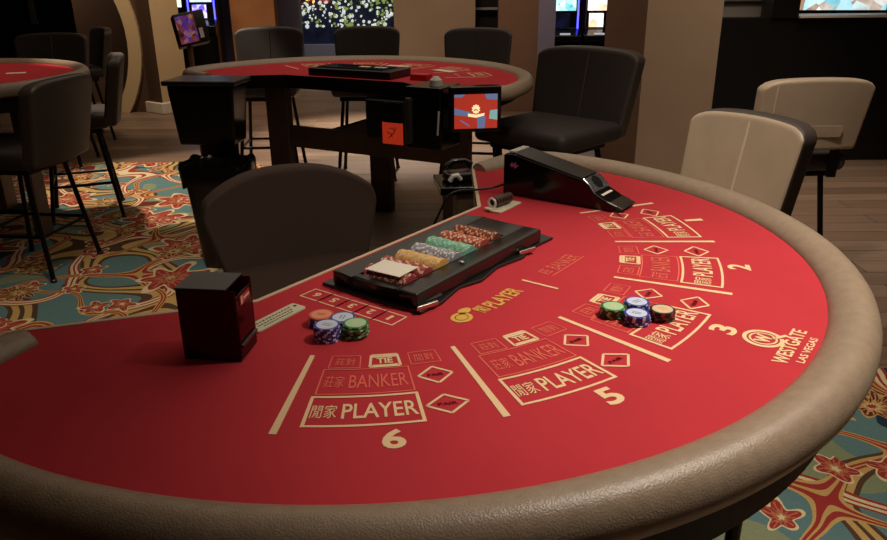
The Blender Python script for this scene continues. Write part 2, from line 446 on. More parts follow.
SECT = {6: -46.7, 5: -23.3, 3: 0., 2: 23.3, 1: 46.7}
RC = .60
PM = [M['print'], M['print_red'], M['print_dark']]
def printed(nm, bm, ms, label=None):
    upright(bm); o = link(nm, bm, ms, main, smooth=None)
    if label: o['label'] = label
for a in (-58.5, -35., -12.1, 12.1, 35., 58.5):
    fn = polar(a, RC); pr = bmesh.new(); strip(pr, fn, 0, RC - .49, 0, RC - .688, .0085, 0, 1); printed('printed_divider', pr, PM)
def rr(r): return RC - r
for num, th in SECT.items():
    fn = polar(th, RC); pr, pb = bmesh.new(), bmesh.new()
    xa, xb = R(-9.2) * RC, R(3.4) * RC
    frame(pr, fn, xa, xb, rr(.670), rr(.603), .0042)
    def sub(cx, cy): return lambda x, y, f=fn: f(cx + x, cy + y)
    flat(pr, text2d('PLAYER', .088, .034, .012), sub(.0125 - .0245, rr(.637)), ZP)
    flat(pr, text2d('閒家', .030, .030), sub(-.077, rr(.637)), ZP)
    frame(pb, fn, xa + .002, xb - .001, rr(.596), rr(.531), .0022)
    flat(pb, text2d('BANKER', .082, .034), sub(-.012, rr(.564)), ZP)
    flat(pb, text2d('莊家', .028, .030), sub(-.074, rr(.564)), ZP)
    # three small boxes over the banker box
    for j, (c0, c1) in enumerate(((-8.5, -3.8), (-2.3, 2.3), (3.9, 8.5))):
        x0, x1 = R(c0) * RC, R(c1) * RC; mx = (x0 + x1) / 2
        tgt, w, k = ((pb, .0022, 1), (pr, .0045, 0), (pb, .0018, 1))[j]
        if j == 0: trap(pr, fn, x0, x1, x0 + .001, x1, rr(.527), rr(.492), .002, 1)
        elif j == 1: trap(pr, fn, x0, x1, x0 + .002, x1 - .002, rr(.526), rr(.492), w)
        else: trap(pb, fn, x0, x1, x0, x1 - .001, rr(.527), rr(.492), w)
        if j == 1:
            flat(pr, text2d('TIE', .026, .016, .03), sub(mx, rr(.509)), ZP)
            strip(pr, fn, x0 + .004, rr(.497), x1 - .004, rr(.497), .005); strip(pr, fn, x0 + .004, rr(.522), x1 - .004, rr(.522), .003)
        else: flat(pb, text2d('莊對' if j == 0 else '閒對', .032, .020), sub(mx, rr(.509)), ZP)
    for r_, a_ in ((.562, 6.7), (.638, 6.5)):
        f2 = sub(R(a_) * RC, rr(r_)); d = .0255; e = .0225
        for p in ((-d, 0, 0, e), (0, e, d, 0), (d, 0, 0, -e), (0, -e, -d, 0)): strip(pr, f2, *p, .0036, 0, 1)
        flat(pr, text2d('PAIR', .024, .007, .02), f2, ZP, 2)
    flat(pr, text2d(str(num), .024 if num != 1 else .011, .040, .03), sub(0, rr(.702)), ZP)
    printed('printed_player_box', pr, PM, f'cream betting boxes numbered {num}'); printed('printed_banker_box', pb, [M['print_red']], f'salmon betting boxes over number {num}')
# middle line, number boxes for the dealer
ident = lambda ox, oy: (lambda x, y: (ox + x, oy - V0 + y))
pr, pb = bmesh.new(), bmesh.new()
strip(pr, ident(0, 0), -.002, .546, -.002, .617, .005, 0, 1); printed('printed_divider', pr, PM); pr = bmesh.new()
for i in range(5):
    vv = .686 + i * .0398; f2 = ident(-.2575, vv)
    frame(pr, f2, -.019, .017, 0, .0398, .0026)
    g = text2d(('1', '2', '3', '5', '6')[i], .012 if i else .006, .017, .03)
    flat(pr, ([(-y, x) for x, y in g[0]], g[1]), lambda x, y, f=f2: f(x, y + .0199), ZP)
bg = bmesh.new()
vs = [(.019 * math.cos(2 * math.pi * i / 28), .017 * math.sin(2 * math.pi * i / 28)) for i in range(28)]
flat(bg, (vs, [tuple(range(28))]), ident(-.192, .614), ZP)
flat(bg, ([(.017 + .014 * math.cos(6.283 * i / 12), .009 + .009 * math.sin(6.283 * i / 12)) for i in range(12)], [tuple(range(12))]), ident(-.186, .616), ZP)
ring_ = [(.012 * math.cos(2 * math.pi * i / 28), .0105 * math.sin(2 * math.pi * i / 28)) for i in range(28)]
ring2 = [(.0108 * math.cos(2 * math.pi * i / 28), .0094 * math.sin(2 * math.pi * i / 28)) for i in range(28)]
flat(bg, (ring_ + ring2, [(i, (i + 1) % 28, 28 + (i + 1) % 28, 28 + i) for i in range(28)]), lambda x, y: (-.192 + x, .614 - V0 + y), ZP + .0003, 1)
flat(bg, text2d('PLAYER', .088, .030, .02), ident(-.088, .603), ZP)
flat(bg, text2d('閒', .018, .026, .01), ident(-.148, .606), ZP)
flat(pb, text2d('BANKER', .085, .028), ident(.120, .601), ZP)
flat(pb, text2d('莊', .022, .024), ident(.056, .603), ZP)
strip(pb, ident(0, 0), .045, .582, .17, .582, .002, 0, 1)
# roundel and house name
bl = bmesh.new()
def ringm(bm, fn, rx, ry, w, mi=0, a0=0, a1=360):
    N = 36; rows = []
    for i in range(N + 1):
        a = R(a0 + (a1 - a0) * i / N)
        rows.append([bm.verts.new((*fn((rx + o) * math.cos(a), (ry + o) * math.sin(a)), ZP)) for o in (w / 2, -w / 2)])
    for p, q in zip(rows, rows[1:]): bm.faces.new((p[0], q[0], q[1], p[1])).material_index = mi
f2 = ident(.002, .211)
ringm(bl, f2, .026, .026, .006, 0, -40, 300)
ringm(bl, f2, .0185, .0185, .003)
flat(bl, text2d('W', .026, .022, .05), f2, ZP)
strip(bl, f2, .008, -.012, .030, -.026, .006, 0, 1)
flat(bl, text2d('WESTGATE', .126, .021, .02), ident(0, .1735), ZP)
flat(bl, text2d('LAS VEGAS', .092, .011, .02), ident(0, .150), ZP)
printed('printed_number_strip', pr, PM); printed('printed_banker_legend', pb, [M['print_red']]); printed('printed_player_legend', bg, [M['print_gold'], M['print_dark']]); printed('printed_crest', bl, [M['print']])

# ------------------------------------------------------------------ chips
def chip_mat(nm, c): return mat(nm, c, .42, .45)
CH = {k: chip_mat('chip_' + k, c) for k, c in dict(blue=(38, 50, 150), purple=(66, 38, 120), green=(32, 100, 44), black=(26, 20, 20), orange=(206, 92, 62), white=(222, 214, 214), cream=(222, 196, 160), lilac=(206, 212, 232), lime=(172, 212, 160),
      maroon=(164, 66, 68), gold=(220, 172, 92), slate=(142, 144, 150), teal=(120, 178, 158), red=(178, 76, 62), brown=(112, 66, 46), dark=(60, 34, 30), sky=(205, 216, 238), peach=(236, 150, 110)).items()}
CR_, CT = .0196, .0033
def chip_mesh(body, spot, face, nm='poker_chip'):
    bm = bmesh.new(); n = 24
    prof = [(CR_ - .0005, 0), (CR_, .0005), (CR_, CT - .0005), (CR_ - .0005, CT)]
    lathe(bm, prof, n)
    for f in bm.faces:
        c = f.calc_center_median()
        if len(f.verts) == 4:
            a = (math.atan2(c.y, c.x) / (2 * math.pi) * 8) % 1
            f.material_index = 1 if a < .34 else 0
    me = bpy.data.meshes.new(nm); bm.to_mesh(me); bm.free()
    for m in (CH[body], CH[spot]): me.materials.append(m)
    return me
def inlay_mesh(face, mark):
    bm = bmesh.new()
    lathe(bm, [(.0158, 0), (.0158, .0002)], 24)
    for yy in (-.004, .001): box(bm, -.007, .007, yy, yy + .0022, .0002, .0003, 1)
    me = bpy.data.meshes.new('inlay'); bm.to_mesh(me); bm.free()
    me.materials.append(CH[face]); me.materials.append(CH[mark]); return me
ORD = ['topmost', 'second from top', 'third from top', 'fourth from top', 'fifth from top', 'sixth from top', 'seventh from top']
def stack(u, v, kinds, where, group, lean=0.0012):
    n = len(kinds)
    for i, (body, spot, face) in enumerate(kinds):
        key = (body, spot)
        if key not in stack.c: stack.c[key] = chip_mesh(body, spot, face)
        o = bpy.data.objects.new('poker_chip', stack.c[key]); C.objects.link(o)
        p = tw(u + random.uniform(-lean, lean), v + random.uniform(-lean, lean), i * CT + .0001)
        o.location = p; o.rotation_euler = (0, 0, random.uniform(0, 6))
        nm = {'blue': 'blue', 'purple': 'purple', 'green': 'green', 'black': 'black', 'orange': 'orange'}[body]
        tag(o, f'{nm} poker chip, {ORD[n - 1 - i]} of the {where}', 'poker chip', group)
        if i == n - 1:
            ik = (face,)
            if ik not in stack.i: stack.i[ik] = inlay_mesh(face, {'lime': 'cream', 'cream': 'gold', 'peach': 'orange', 'sky': 'slate', 'lilac': 'slate'}[face])
            q = bpy.data.objects.new('inlay', stack.i[ik]); C.objects.link(q); q.parent = o; q.location = (0, 0, CT)
            q['label'] = 'paler printed face'
stack.c, stack.i = {}, {}
B, G_, K, O_, P_ = ('blue', 'lilac', 'sky'), ('green', 'lime', 'lime'), ('black', 'maroon', 'cream'), ('orange', 'peach', 'peach'), ('purple', 'lilac', 'lilac')
g6, g3 = 'chips stacked beside the number boxes', 'chips stacked on the betting box numbered 3'
stack(-.366, .735, [P_, P_, B, P_, B, B, ('blue', 'white', 'lilac')], 'tallest stack by the number boxes', g6)
stack(-.333, .709, [G_] * 6, 'green stack by the box numbered 6', g6, .0024)
stack(-.322, .744, [B] * 5, 'blue stack by the number boxes', g6)
stack(-.336, .776, [P_] * 4 + [O_], 'orange topped stack by the number boxes', g6, .002)
stack(-.048, .426, [G_] * 5, 'green stack on the box numbered 3', g3)
stack(-.052, .384, [P_, P_, B, P_, ('blue', 'white', 'sky')], 'purple blue stack on the box numbered 3', g3)
stack(-.011, .402, [B] * 5 , 'all blue stack on the box numbered 3', g3)
stack(-.015, .359, [K] * 5, 'black stack on the box numbered 3', g3)

# ------------------------------------------------------------------ chip tray (local frame = table frame)
def troot(name, label, cat, u=0., v=0., z=0., rot=0., group=None):
    return thing(name, label, cat, tw(u, v, z), TRZ + rot, group)
tray = troot('chip_tray', 'black chip tray with rows of coloured chips at the dealer edge of the red table', 'chip tray', .0, .78)
bm = bmesh.new()
prism(bm, [(-.222, -.108), (-.17, -.112), (-.10, -.098), (-.05, -.112), (.02, -.100), (.09, -.112), (.15, -.100), (.222, -.104), (.236, .0), (.228, .108), (-.222, .108), (-.226, 0)], .0006, .006)
link('flange', bm, M['tray'], tray, bev=.002)
bm = bmesh.new()      # frame with an opening
X0, X1, Y0, Y1, H = -.216, .186, -.096, .088, .031
x0, x1, y0, y1 = -.198, .110, -.056, .043
for a in ((X0, X1, Y0, y0), (X0, X1, y1, Y1), (X0, x0, y0, y1), (x1, X1, y0, y1)): box(bm, *a, .006, H)
bmesh.ops.remove_doubles(bm, verts=bm.verts, dist=.0001)
link('tray_body', bm, M['tray'], tray, smooth=False, bev=.004, segs=3)
bm = bmesh.new()
for k in range(8):
    xx = x0 + (x1 - x0) * k / 7
    box(bm, xx - .0012, xx + .0012, y0, y1, .006, .022)
link('tube_divider', bm, M['black_satin'], tray, smooth=False)
bm = bmesh.new(); lathe(bm, [(.005, .031), (.005, .034), (.0035, .035)], 14, cx=-.06, cy=-.074)
link('lock', bm, M['chrome'], tray)
def flap(pts):
    bm = bmesh.new(); prism(bm, pts, 0, .002); return bm
for xx, yy, rz_ in ((-.18, -.082, 0),):
    bm = bmesh.new(); V = [bm.verts.new(p) for p in ((xx - .03, yy - .016, .010), (xx + .03, yy - .018, .008), (xx + .024, yy - .002, .024), (xx - .022, yy - .002, .022))]
    bm.faces.new(V); q = bmesh.ops.extrude_face_region(bm, geom=bm.faces[:]); 
    for e in q['geom']:
        if isinstance(e, bmesh.types.BMVert): e.co.z -= .003
    link('latch_flap', bm, M['tray'], tray, smooth=False, bev=.001)
for xx in (-.214, .10):
    bm = bmesh.new(); prism(bm, [(xx - .012, -.104), (xx + .030, -.116), (xx + .034, -.103), (xx - .002, -.094)], .006, .014)
    link('latch_tip', bm, M['chrome'], tray, smooth=False, bev=.002)
# chips on edge
ROWS = [('maroon', 'cream', 'maroon'), ('maroon', 'cream', 'red'), ('gold', 'cream', 'gold'), ('slate', 'white', 'slate'), ('teal', 'lime', 'teal'), ('red', 'cream', 'red'), ('brown', 'peach', 'brown')]
RN = ['maroon chip on edge in the tray row under the white card', 'maroon chip on edge in the tray row beside the yellow chips', 'yellow chip on edge in the chip tray', 'grey chip on edge in the chip tray',
      'teal chip on edge in the chip tray', 'red chip on edge in the tray row beside the teal chips', 'brown and cream chip on edge in the end row of the tray']
pit = (x1 - x0) / 7
for k, (b_, s_, f_) in enumerate(ROWS):
    me = chip_mesh(b_, s_, f_)
    nchips = 28 if k else 27
    for j in range(nchips):
        o = bpy.data.objects.new('poker_chip', me); C.objects.link(o)
        yy = .78 + y0 + .0025 + j * .00335 + random.uniform(0, .0001)
        p = tw(x0 + pit * (k + .5) + random.uniform(-.001, .001), yy, .0215 + random.uniform(-.0006, .0012))
        o.location = p
        o.rotation_mode = 'QUATERNION'
        mt = Matrix.Rotation(TRZ, 3, 'Z') @ Matrix.Rotation(R(-90) + random.uniform(-.02, .02), 3, 'X') @ Matrix.Rotation(random.uniform(0, 6), 3, 'Z')
        o.rotation_quaternion = mt.to_quaternion()
        tag(o, RN[k], 'poker chip', RN[k].replace('chip on edge', 'chips on edge'))
cardo = troot('paper_card', 'blank white card lying over maroon chips at the end of the chip tray', 'card', -.172, .772, .0418, .06)
link('card_sheet', bx(-.027, .026, -.036, .034, 0, .0012), M['paper'], cardo, smooth=False)

# ------------------------------------------------------------------ card shoe
shoe = troot('card_shoe', 'long sloping black card shoe with clear dealing mouth', 'card shoe', .464, .628, .0008, .015)
sb = [(.012, 0), (.315, 0), (.315, .098), (.290, .100), (.105, .0625), (.075, .036), (.012, .006)]
bm = bmesh.new(); extrude_x(bm, sb[:1] + sb[1:], 0, .084)
link('shoe_body', bm, M['black_gloss'], shoe, smooth=False, bev=.003)
bm = bmesh.new(); extrude_x(bm, [(.285, .1012), (.285, .1035), (.108, .0665), (.108, .064)], .003, .081)
link('lid', bm, M['black_satin'], shoe, smooth=False, bev=.001)
bm = bmesh.new(); box(bm, .010, .078, .288, .306, .1005, .106)
o = link('white_label', bm, M['white'], shoe, smooth=False, bev=.002); o['label'] = 'white strip across the rear'
# mouth: two curved cheeks, clear front and card lip
for xs in (.002, .078):
    bm = bmesh.new(); tube(bm, [(xs + .002, .106, .064), (xs + .002, .090, .052), (xs + .002, .078, .036), (xs + .002, .066, .026), (xs + .002, .05, .021), (xs + .002, .02, .012)], .0022, 8)
    link('mouth_cheek', bm, M['chrome'] if xs < .01 else M['black_gloss'], shoe)
bm = bmesh.new(); extrude_x(bm, [(.104, .0635), (.076, .0375), (.074, .0395), (.1025, .0660)], .004, .080)
link('mouth_window', bm, M['clear'], shoe, smooth=False)
bm = bmesh.new(); lathe(bm, [(.017, 0), (.017, .0012)], 24)
for v in bm.verts:
    q = v.co.copy(); v.co = Vector((.042 + q.x, .0885 + q.y * .72 - q.z * .6, .0515 + q.y * .70 + q.z * .7 + .002))
link('mouth_opening', bm, M['black'], shoe, smooth=False)
bm = bmesh.new(); extrude_x(bm, [(.066, .026), (.070, .0285), (.008, .0095), (.006, .007)], .006, .078)
link('lip', bm, M['chrome'], shoe, smooth=False, bev=.001)
bm = bmesh.new(); extrude_x(bm, [(.060, .028), (.072, .0325), (.0725, .0335), (.060, .030)], .016, .070)
link('card_edge', bm, M['paper'], shoe, smooth=False)
bm = bmesh.new()
vsx = [(-.012, 0), (-.006, .007), (-.002, .003), (.004, .009), (.006, .002), (.013, .001), (.007, -.004), (.002, -.008), (-.002, -.003), (-.008, -.006)]
V = [bm.verts.new((-.0006, .285 - a, .074 + b)) for a, b in vsx]; bm.faces.new(V)
link('emblem', bm, mat('violet_pink_emblem', (176, 112, 150), .5), shoe, smooth=False)

# cable from the shoe over the edge
bm = bmesh.new()
pth = [tw(.475, .948, .02), tw(.46, .975, .010), tw(.43, 1.0, .008), tw(.385, 1.02, .012), tw(.35, 1.03, .004), tw(.33, 1.05, -.05), tw(.32, 1.08, -.12), tw(.33, 1.12, -.2), tw(.38, 1.18, -.32)]
dense = []
for i in range(len(pth) - 1):
    p0, p1, p2, p3 = pth[max(i - 1, 0)], pth[i], pth[i + 1], pth[min(i + 2, len(pth) - 1)]
    for s_ in range(6):
        q = s_ / 6; dense.append(.5 * ((2 * p1) + (p2 - p0) * q + (2 * p0 - 5 * p1 + 4 * p2 - p3) * q * q + (3 * p1 - p0 - 3 * p2 + p3) * q ** 3))
tube(bm, dense + [pth[-1]], .0028, 8)
tag(link('power_cable', bm, M['black_satin']), 'thin black cable running from the card shoe over the red table edge', 'cable')

# ------------------------------------------------------------------ plaques and lammers
pl = troot('plaque', 'cream plaque with lines of fine print beside the smoked discard box', 'plaque', -.362, .850, .0008, R(4))
def rrect(w, h, r, n=5):
    out = []
    for cx, cy, a0 in ((w - r, h - r, 0), (-w + r, h - r, 90), (-w + r, -h + r, 180), (w - r, -h + r, 270)):
        out += [(cx + r * math.cos(R(a0 + 90 * i / n)), cy + r * math.sin(R(a0 + 90 * i / n))) for i in range(n + 1)]
    return out
bm = bmesh.new(); prism(bm, rrect(.054, .0155, .006), 0, .0025); link('plate', bm, M['plaque'], pl, smooth=False)
bm = bmesh.new()
for yy, w in ((.007, .044), (-.001, .040), (-.008, .034)):
    for i in range(12): box(bm, -w + i * w * 1.9 / 12, -w + i * w * 1.9 / 12 + w * .11, yy - .0012, yy + .0012, .0025, .0027)
link('fine_print', bm, M['ink'], pl, smooth=False)
bm = bmesh.new(); lathe(bm, [(.003, .0025), (.003, .0028)], 12, cx=.047, cy=.004); link('screw_hole', bm, M['black'], pl, smooth=False)
p2 = troot('plaque', 'cream plaque under the dark marker roll near the card shoe', 'plaque', .362, .874, .0008, R(2))
bm = bmesh.new(); prism(bm, rrect(.050, .0145, .004), 0, .0025); link('plate', bm, M['plaque'], p2, smooth=False)
roll = troot('marker_roll', 'roll of dark ribbed markers lying on its side near the card shoe', 'dealer markers', .352, .888, .0045, R(-6))
bm = bmesh.new()
for i in range(12):
    xx = -.020 + i * .0050
    tube(bm, [(xx, 0, .0125), (xx + .0045, 0, .0125)], [.012, .012], 16, mi=i % 2)
link('marker_discs', bm, [M['black_satin'], mat('brown_marker', (92, 60, 40), .5)], roll, angle=30)
bm = bmesh.new(); tube(bm, [(-.0245, .0098 * math.cos(a), .0125 + .0098 * math.sin(a)) for a in [6.2832 * i / 18 for i in range(18)]], .0028, 8, closed=True)
link('end_ring', bm, M['white'], roll)
bm = bmesh.new(); prism(bm, [(-.045, -.012), (-.022, -.014), (-.022, .006), (-.042, .010)], -.001, .003); link('paper_tab', bm, M['plaque'], roll, smooth=False)

# ------------------------------------------------------------------ discard box
dv = Vector((.041, -.073)).normalized()
disc = troot('discard_holder', 'dark smoked red acrylic discard box standing on the red felt', 'discard box', -.482, .832, .0008, math.atan2(dv.y, dv.x))
a, b_, hh, th_ = .042, .031, .105, .003
for nm, A in (('base_plate', (-a, a, -b_, b_, 0, .004)), ('wall_panel', (-a, a, -b_, -b_ + th_, .004, hh)), ('wall_panel', (-a, a, b_ - th_, b_, .004, hh)), ('wall_panel', (-a, -a + th_, -b_ + th_, b_ - th_, .004, hh)), ('wall_panel', (a - th_, a, -b_ + th_, b_ - th_, .004, hh - .010))):
    link(nm, bx(*A), M['smoke'] if nm != 'base_plate' else M['black_gloss'], disc, smooth=False, bev=.0012, segs=2)
link('inner_slope', bx(-a + th_, a - th_, -b_ + th_, b_ - th_ - .001, .03, .034, mtx=Matrix.Rotation(R(14), 4, 'Y')), M['black_gloss'], disc, smooth=False)
bm = bx(-a - .001, a - .012, -b_ - .001, b_ + .001, hh, hh + .003); link('top_cover', bm, M['black_satin'], disc, smooth=False, bev=.001)
bm = bmesh.new(); box(bm, a, a + .0006, -.016, .020, .078, .092, 0)
box(bm, a + .0006, a + .0009, -.004, .017, .083, .087, 1); box(bm, a + .0006, a + .0009, -.013, -.007, .079, .091, 1)
link('sticker', bm, [mat('red_sticker', (190, 44, 36), .4), M['paper']], disc, smooth=False)

# ------------------------------------------------------------------ chairs
def panel(bm, w0, w1, z0, z1, t, curve, round_top=.05, dome=0., nx=18, nz=16, mi_front=0, mi_side=1, lean=0.):
    """upholstered back: front faces +y; wraps forward at the sides"""
    def P(i, j, s_):
        fz = j / nz; fx = i / nx * 2 - 1
        w = w0 + (w1 - w0) * fz
        # rounded upper corners
        zt = z1 + dome * (1 - fx * fx) - .030 * abs(fx) ** 9
        z = z0 + (zt - z0) * fz
        x = fx * w / 2
        y = curve * fx * fx + lean * (z - z0) + s_ * t / 2
        return Vector((x, y, z))
    F = [[bm.verts.new(P(i, j, 1)) for j in range(nz + 1)] for i in range(nx + 1)]
    K_ = [[bm.verts.new(P(i, j, -1)) for j in range(nz + 1)] for i in range(nx + 1)]
    for i in range(nx):
        for j in range(nz):
            bm.faces.new((F[i][j], F[i][j + 1], F[i + 1][j + 1], F[i + 1][j])).material_index = mi_front
            bm.faces.new((K_[i][j], K_[i + 1][j], K_[i + 1][j + 1], K_[i][j + 1])).material_index = mi_side if mi_side != 9 else 0
    for i in range(nx):
        bm.faces.new((F[i][0], F[i + 1][0], K_[i + 1][0], K_[i][0])).material_index = mi_side
        bm.faces.new((F[i][nz], K_[i][nz], K_[i + 1][nz], F[i + 1][nz])).material_index = mi_side
    for j in range(nz):
        bm.faces.new((F[0][j], K_[0][j], K_[0][j + 1], F[0][j + 1])).material_index = mi_side
        bm.faces.new((F[nx][j], F[nx][j + 1], K_[nx][j + 1], K_[nx][j])).material_index = mi_side
    return P

def make_chair(name, label, front, side, seam, piping=None):
    c = thing(name, label, 'chair')
    bm = bmesh.new(); box(bm, -.225, .225, -.20, .235, .555, .645)
    link('seat', bm, M[front], c, bev=.035, segs=5)
    bm = bmesh.new(); P = panel(bm, .44, .49, .565, .955, .075, .030, dome=.012, lean=-.20)
    bk = link('backrest', bm, [M[front], M[side]], c, bev=.018, segs=4, loc=(0, -.222, 0))
    bm = bmesh.new(); tube(bm, [P(9, j, 1.0) + Vector((0, .0005, 0)) for j in range(1, 16)], .0045, 6)
    link('seam', bm, M[seam], bk)
    if piping:
        bm = bmesh.new()
        ed = [P(0, j, 1.0) for j in range(1, 17)] + [P(i, 16, 1.0) for i in range(1, 19)] + [P(18, j, 1.0) for j in range(15, 0, -1)]
        tube(bm, [q * 1. + Vector((0, -.004, -.004)) for q in ed], .0045, 6)
        link('piping', bm, M[piping], bk)
    link('seat_plate', bx(-.17, .17, -.15, .18, .525, .56), M['steel_dark'], c, smooth=False, bev=.004)
    for sx in (-1, 1):
        for sy in (-1, 1):
            bm = bmesh.new(); tube(bm, [(sx * .15, sy * .13 + .01, .53), (sx * .205, sy * .20 + .01, .006)], .0125, 10)
            lg = link('leg', bm, M['steel_dark'], c)
            bm = bmesh.new(); lathe(bm, [(.016, 0), (.016, .012), (.012, .016)], 12, cx=sx * .2055, cy=sy * .2006 + .01); link('foot_cap', bm, M['black_satin'], lg)
    z_ = .22; k = .183; q = .172
    bm = bmesh.new(); tube(bm, [(-k, -q + .01, z_), (k, -q + .01, z_), (k, q + .01, z_), (-k, q + .01, z_)], .009, 8, closed=True)
    link('footrest', bm, M['steel_dark'], c)
    return c
def face_rz(dx, dy): return math.atan2(dy, dx) - math.pi / 2
GB = 'dark leather chairs around the card tables'
dark = make_chair('gaming_chair', 'dark brown leather chair with its back to us at the table by the archway', 'leather', 'leather_side', 'leather_side')
dark['group'] = GB
def at(ch, x, y, dx, dy, sc=1.): 
    ch.location = (x, y, .006 if y < 6.0 and x < -1 else 0); ch.rotation_euler = (0, 0, face_rz(dx, dy)); ch.scale = sc if isinstance(sc, tuple) else (sc,) * 3
def put(src, x, y, dx, dy, label, sc=1.):
    c = dup(src, (0, 0, 0), 0, label); at(c, x, y, dx, dy, sc); return c
at(dark, -2.08, 3.69, -1, .14)
put(dark, -2.25, 4.66, -.91, -.38, 'dark brown leather chair seen edge on, beyond the chair with its back to us')
put(dark, -3.10, 6.05, .1, -1, 'wide dark leather chair back rising over the far rail of the small table', (1.15, 1.05, 1.03))
put(dark, -3.32, 7.05, -.8, -.6, 'dark leather chair in front of the round archway trim', 1.02)
put(dark, -1.27, 5.62, .05, -1, 'dark leather chair at the far rail of the other table, beside the slot machines', (1.04, 1, 1.085))
put(dark, -.555, 5.62, 0, -1, 'dark leather chair at the far rail, in front of the bright light display', (1.0, 1, 1.09))
put(dark, .215, 5.42, -.18, -1, 'dark leather chair at the far rail, between the two tall pillars', (1.0, 1, 1.085))
put(dark, .555, 3.90, -.66, -.66, 'dark leather chair turned beside the pillar, behind the card shoe', (1.30, 1.2, 1.08))
GT = 'tan leather chairs'
tan = make_chair('gaming_chair', 'tan leather chair with a centre seam tucked against the padded rail of the large table', 'tan', 'tan_edge', 'seam')
tan['group'] = GT
at(tan, .75, 2.27, -.86, -.5, (.90, 1.0, 1.02))
tan2 = thing('gaming_chair', 'tan leather chair turned away, standing before the black partition', 'chair', group=GT)
bm = bmesh.new(); box(bm, -.225, .225, -.20, .235, .555, .645); link('seat', bm, M['tan_edge'], tan2, bev=.035, segs=5)
bm = bmesh.new(); P = panel(bm, .46, .49, .665, .97, .075, .03, dome=.014, lean=-.2, mi_side=0); bk = link('backrest', bm, [M['tan']], tan2, bev=.018, segs=4, loc=(0, -.215, 0))
bm = bmesh.new(); prism(bm, rrect(.085, .026, .010), 0, .0035)
for v in bm.verts: v.co = Vector((.045 + v.co.x, -.0375 - v.co.z - .2 * (.09 + v.co.y), .755 + v.co.y))
link('rear_pocket', bm, M['tan'], bk, bev=.002)
bm = bmesh.new(); tube(bm, [P(2, j, -1.0) + Vector((0, -.0005, 0)) for j in range(1, 16)], .003, 6); link('seam', bm, M['seam'], bk)
link('seat_plate', bx(-.17, .17, -.15, .18, .525, .56), M['steel_dark'], tan2, smooth=False, bev=.004)
for sx in (-1, 1):
    for sy in (-1, 1):
        bm = bmesh.new(); tube(bm, [(sx * .15, sy * .13 + .01, .53), (sx * .205, sy * .20 + .01, 0)], .0125, 10); link('leg', bm, M['steel_dark'], tan2)
bm = bmesh.new(); tube(bm, [(-.183, -.162, .22), (.183, -.162, .22), (.183, .182, .22), (-.183, .182, .22)], .009, 8, closed=True); link('footrest', bm, M['steel_dark'], tan2)
for sx in (-1, 1): link('back_bracket', bx(sx * .14 - .02, sx * .14 + .02, -.235, -.215, .54, .76), M['steel_dark'], tan2, smooth=False, bev=.003)
tan2.location = (1.60, 3.55, 0); tan2.rotation_euler = (0, 0, R(2))

# dealer's chair
dc = thing('dealer_chair', 'dark upholstered dealer chair with a broad rounded back behind the chip tray', 'chair', (-.375, 2.03, .0), face_rz(.42, -.9))
bm = bmesh.new(); box(bm, -.24, .24, -.22, .25, .50, .59); link('seat', bm, M['dealer'], dc, bev=.04, segs=5)
bm = bmesh.new()
nx, nz = 26, 16
def DP(i, j, s_):
    fx = i / nx * 2 - 1; fz = j / nz
    top = .865 - .07 * abs(fx) ** 2.6
    w = .40 + .14 * min(1, fz * 1.15)
    z = .50 + (top - .50) * fz
    x = fx * w / 2 * (1 - .06 * max(0, fz - .8) / .2)
    return Vector((x, .035 * fx * fx - .14 * (z - .50) + s_ * .035, z))
Fv_ = [[bm.verts.new(DP(i, j, 1)) for j in range(nz + 1)] for i in range(nx + 1)]
Kv = [[bm.verts.new(DP(i, j, -1)) for j in range(nz + 1)] for i in range(nx + 1)]
for i in range(nx):
    for j in range(nz):
        bm.faces.new((Fv_[i][j], Fv_[i][j + 1], Fv_[i + 1][j + 1], Fv_[i + 1][j])); bm.faces.new((Kv[i][j], Kv[i + 1][j], Kv[i + 1][j + 1], Kv[i][j + 1]))
    bm.faces.new((Fv_[i][0], Fv_[i + 1][0], Kv[i + 1][0], Kv[i][0])); bm.faces.new((Fv_[i][nz], Kv[i][nz], Kv[i + 1][nz], Fv_[i + 1][nz]))
for j in range(nz):
    bm.faces.new((Fv_[0][j], Kv[0][j], Kv[0][j + 1], Fv_[0][j + 1])); bm.faces.new((Fv_[nx][j], Fv_[nx][j + 1], Kv[nx][j + 1], Kv[nx][j]))
link('backrest', bm, M['dealer'], dc, bev=.024, segs=5, loc=(0, -.20, 0))
link('back_bracket', bx(-.04, .04, -.26, -.235, .47, .66), M['steel_dark'], dc, smooth=False, bev=.003)
link('seat_plate', bx(-.17, .17, -.25, .18, .47, .505), M['steel_dark'], dc, smooth=False, bev=.004)
bm = bmesh.new(); lathe(bm, [(.03, .06), (.03, .28), (.022, .28), (.022, .48)], 16); link('gas_post', bm, M['steel_dark'], dc)
for k in range(5):
    a = R(72 * k + 20)
    bm = bmesh.new(); tube(bm, [(0, 0, .085), (.14 * math.cos(a), .14 * math.sin(a), .075), (.26 * math.cos(a), .26 * math.sin(a), .05)], [.022, .018, .014], 8)
    lg = link('leg', bm, M['steel_dark'], dc)
    bm = bmesh.new(); tube(bm, [(.26 * math.cos(a) - .012 * math.sin(a), .26 * math.sin(a) + .012 * math.cos(a), .027), (.26 * math.cos(a) + .012 * math.sin(a), .26 * math.sin(a) - .012 * math.cos(a), .027)], .026, 12)
    link('caster', bm, M['black_satin'], lg)

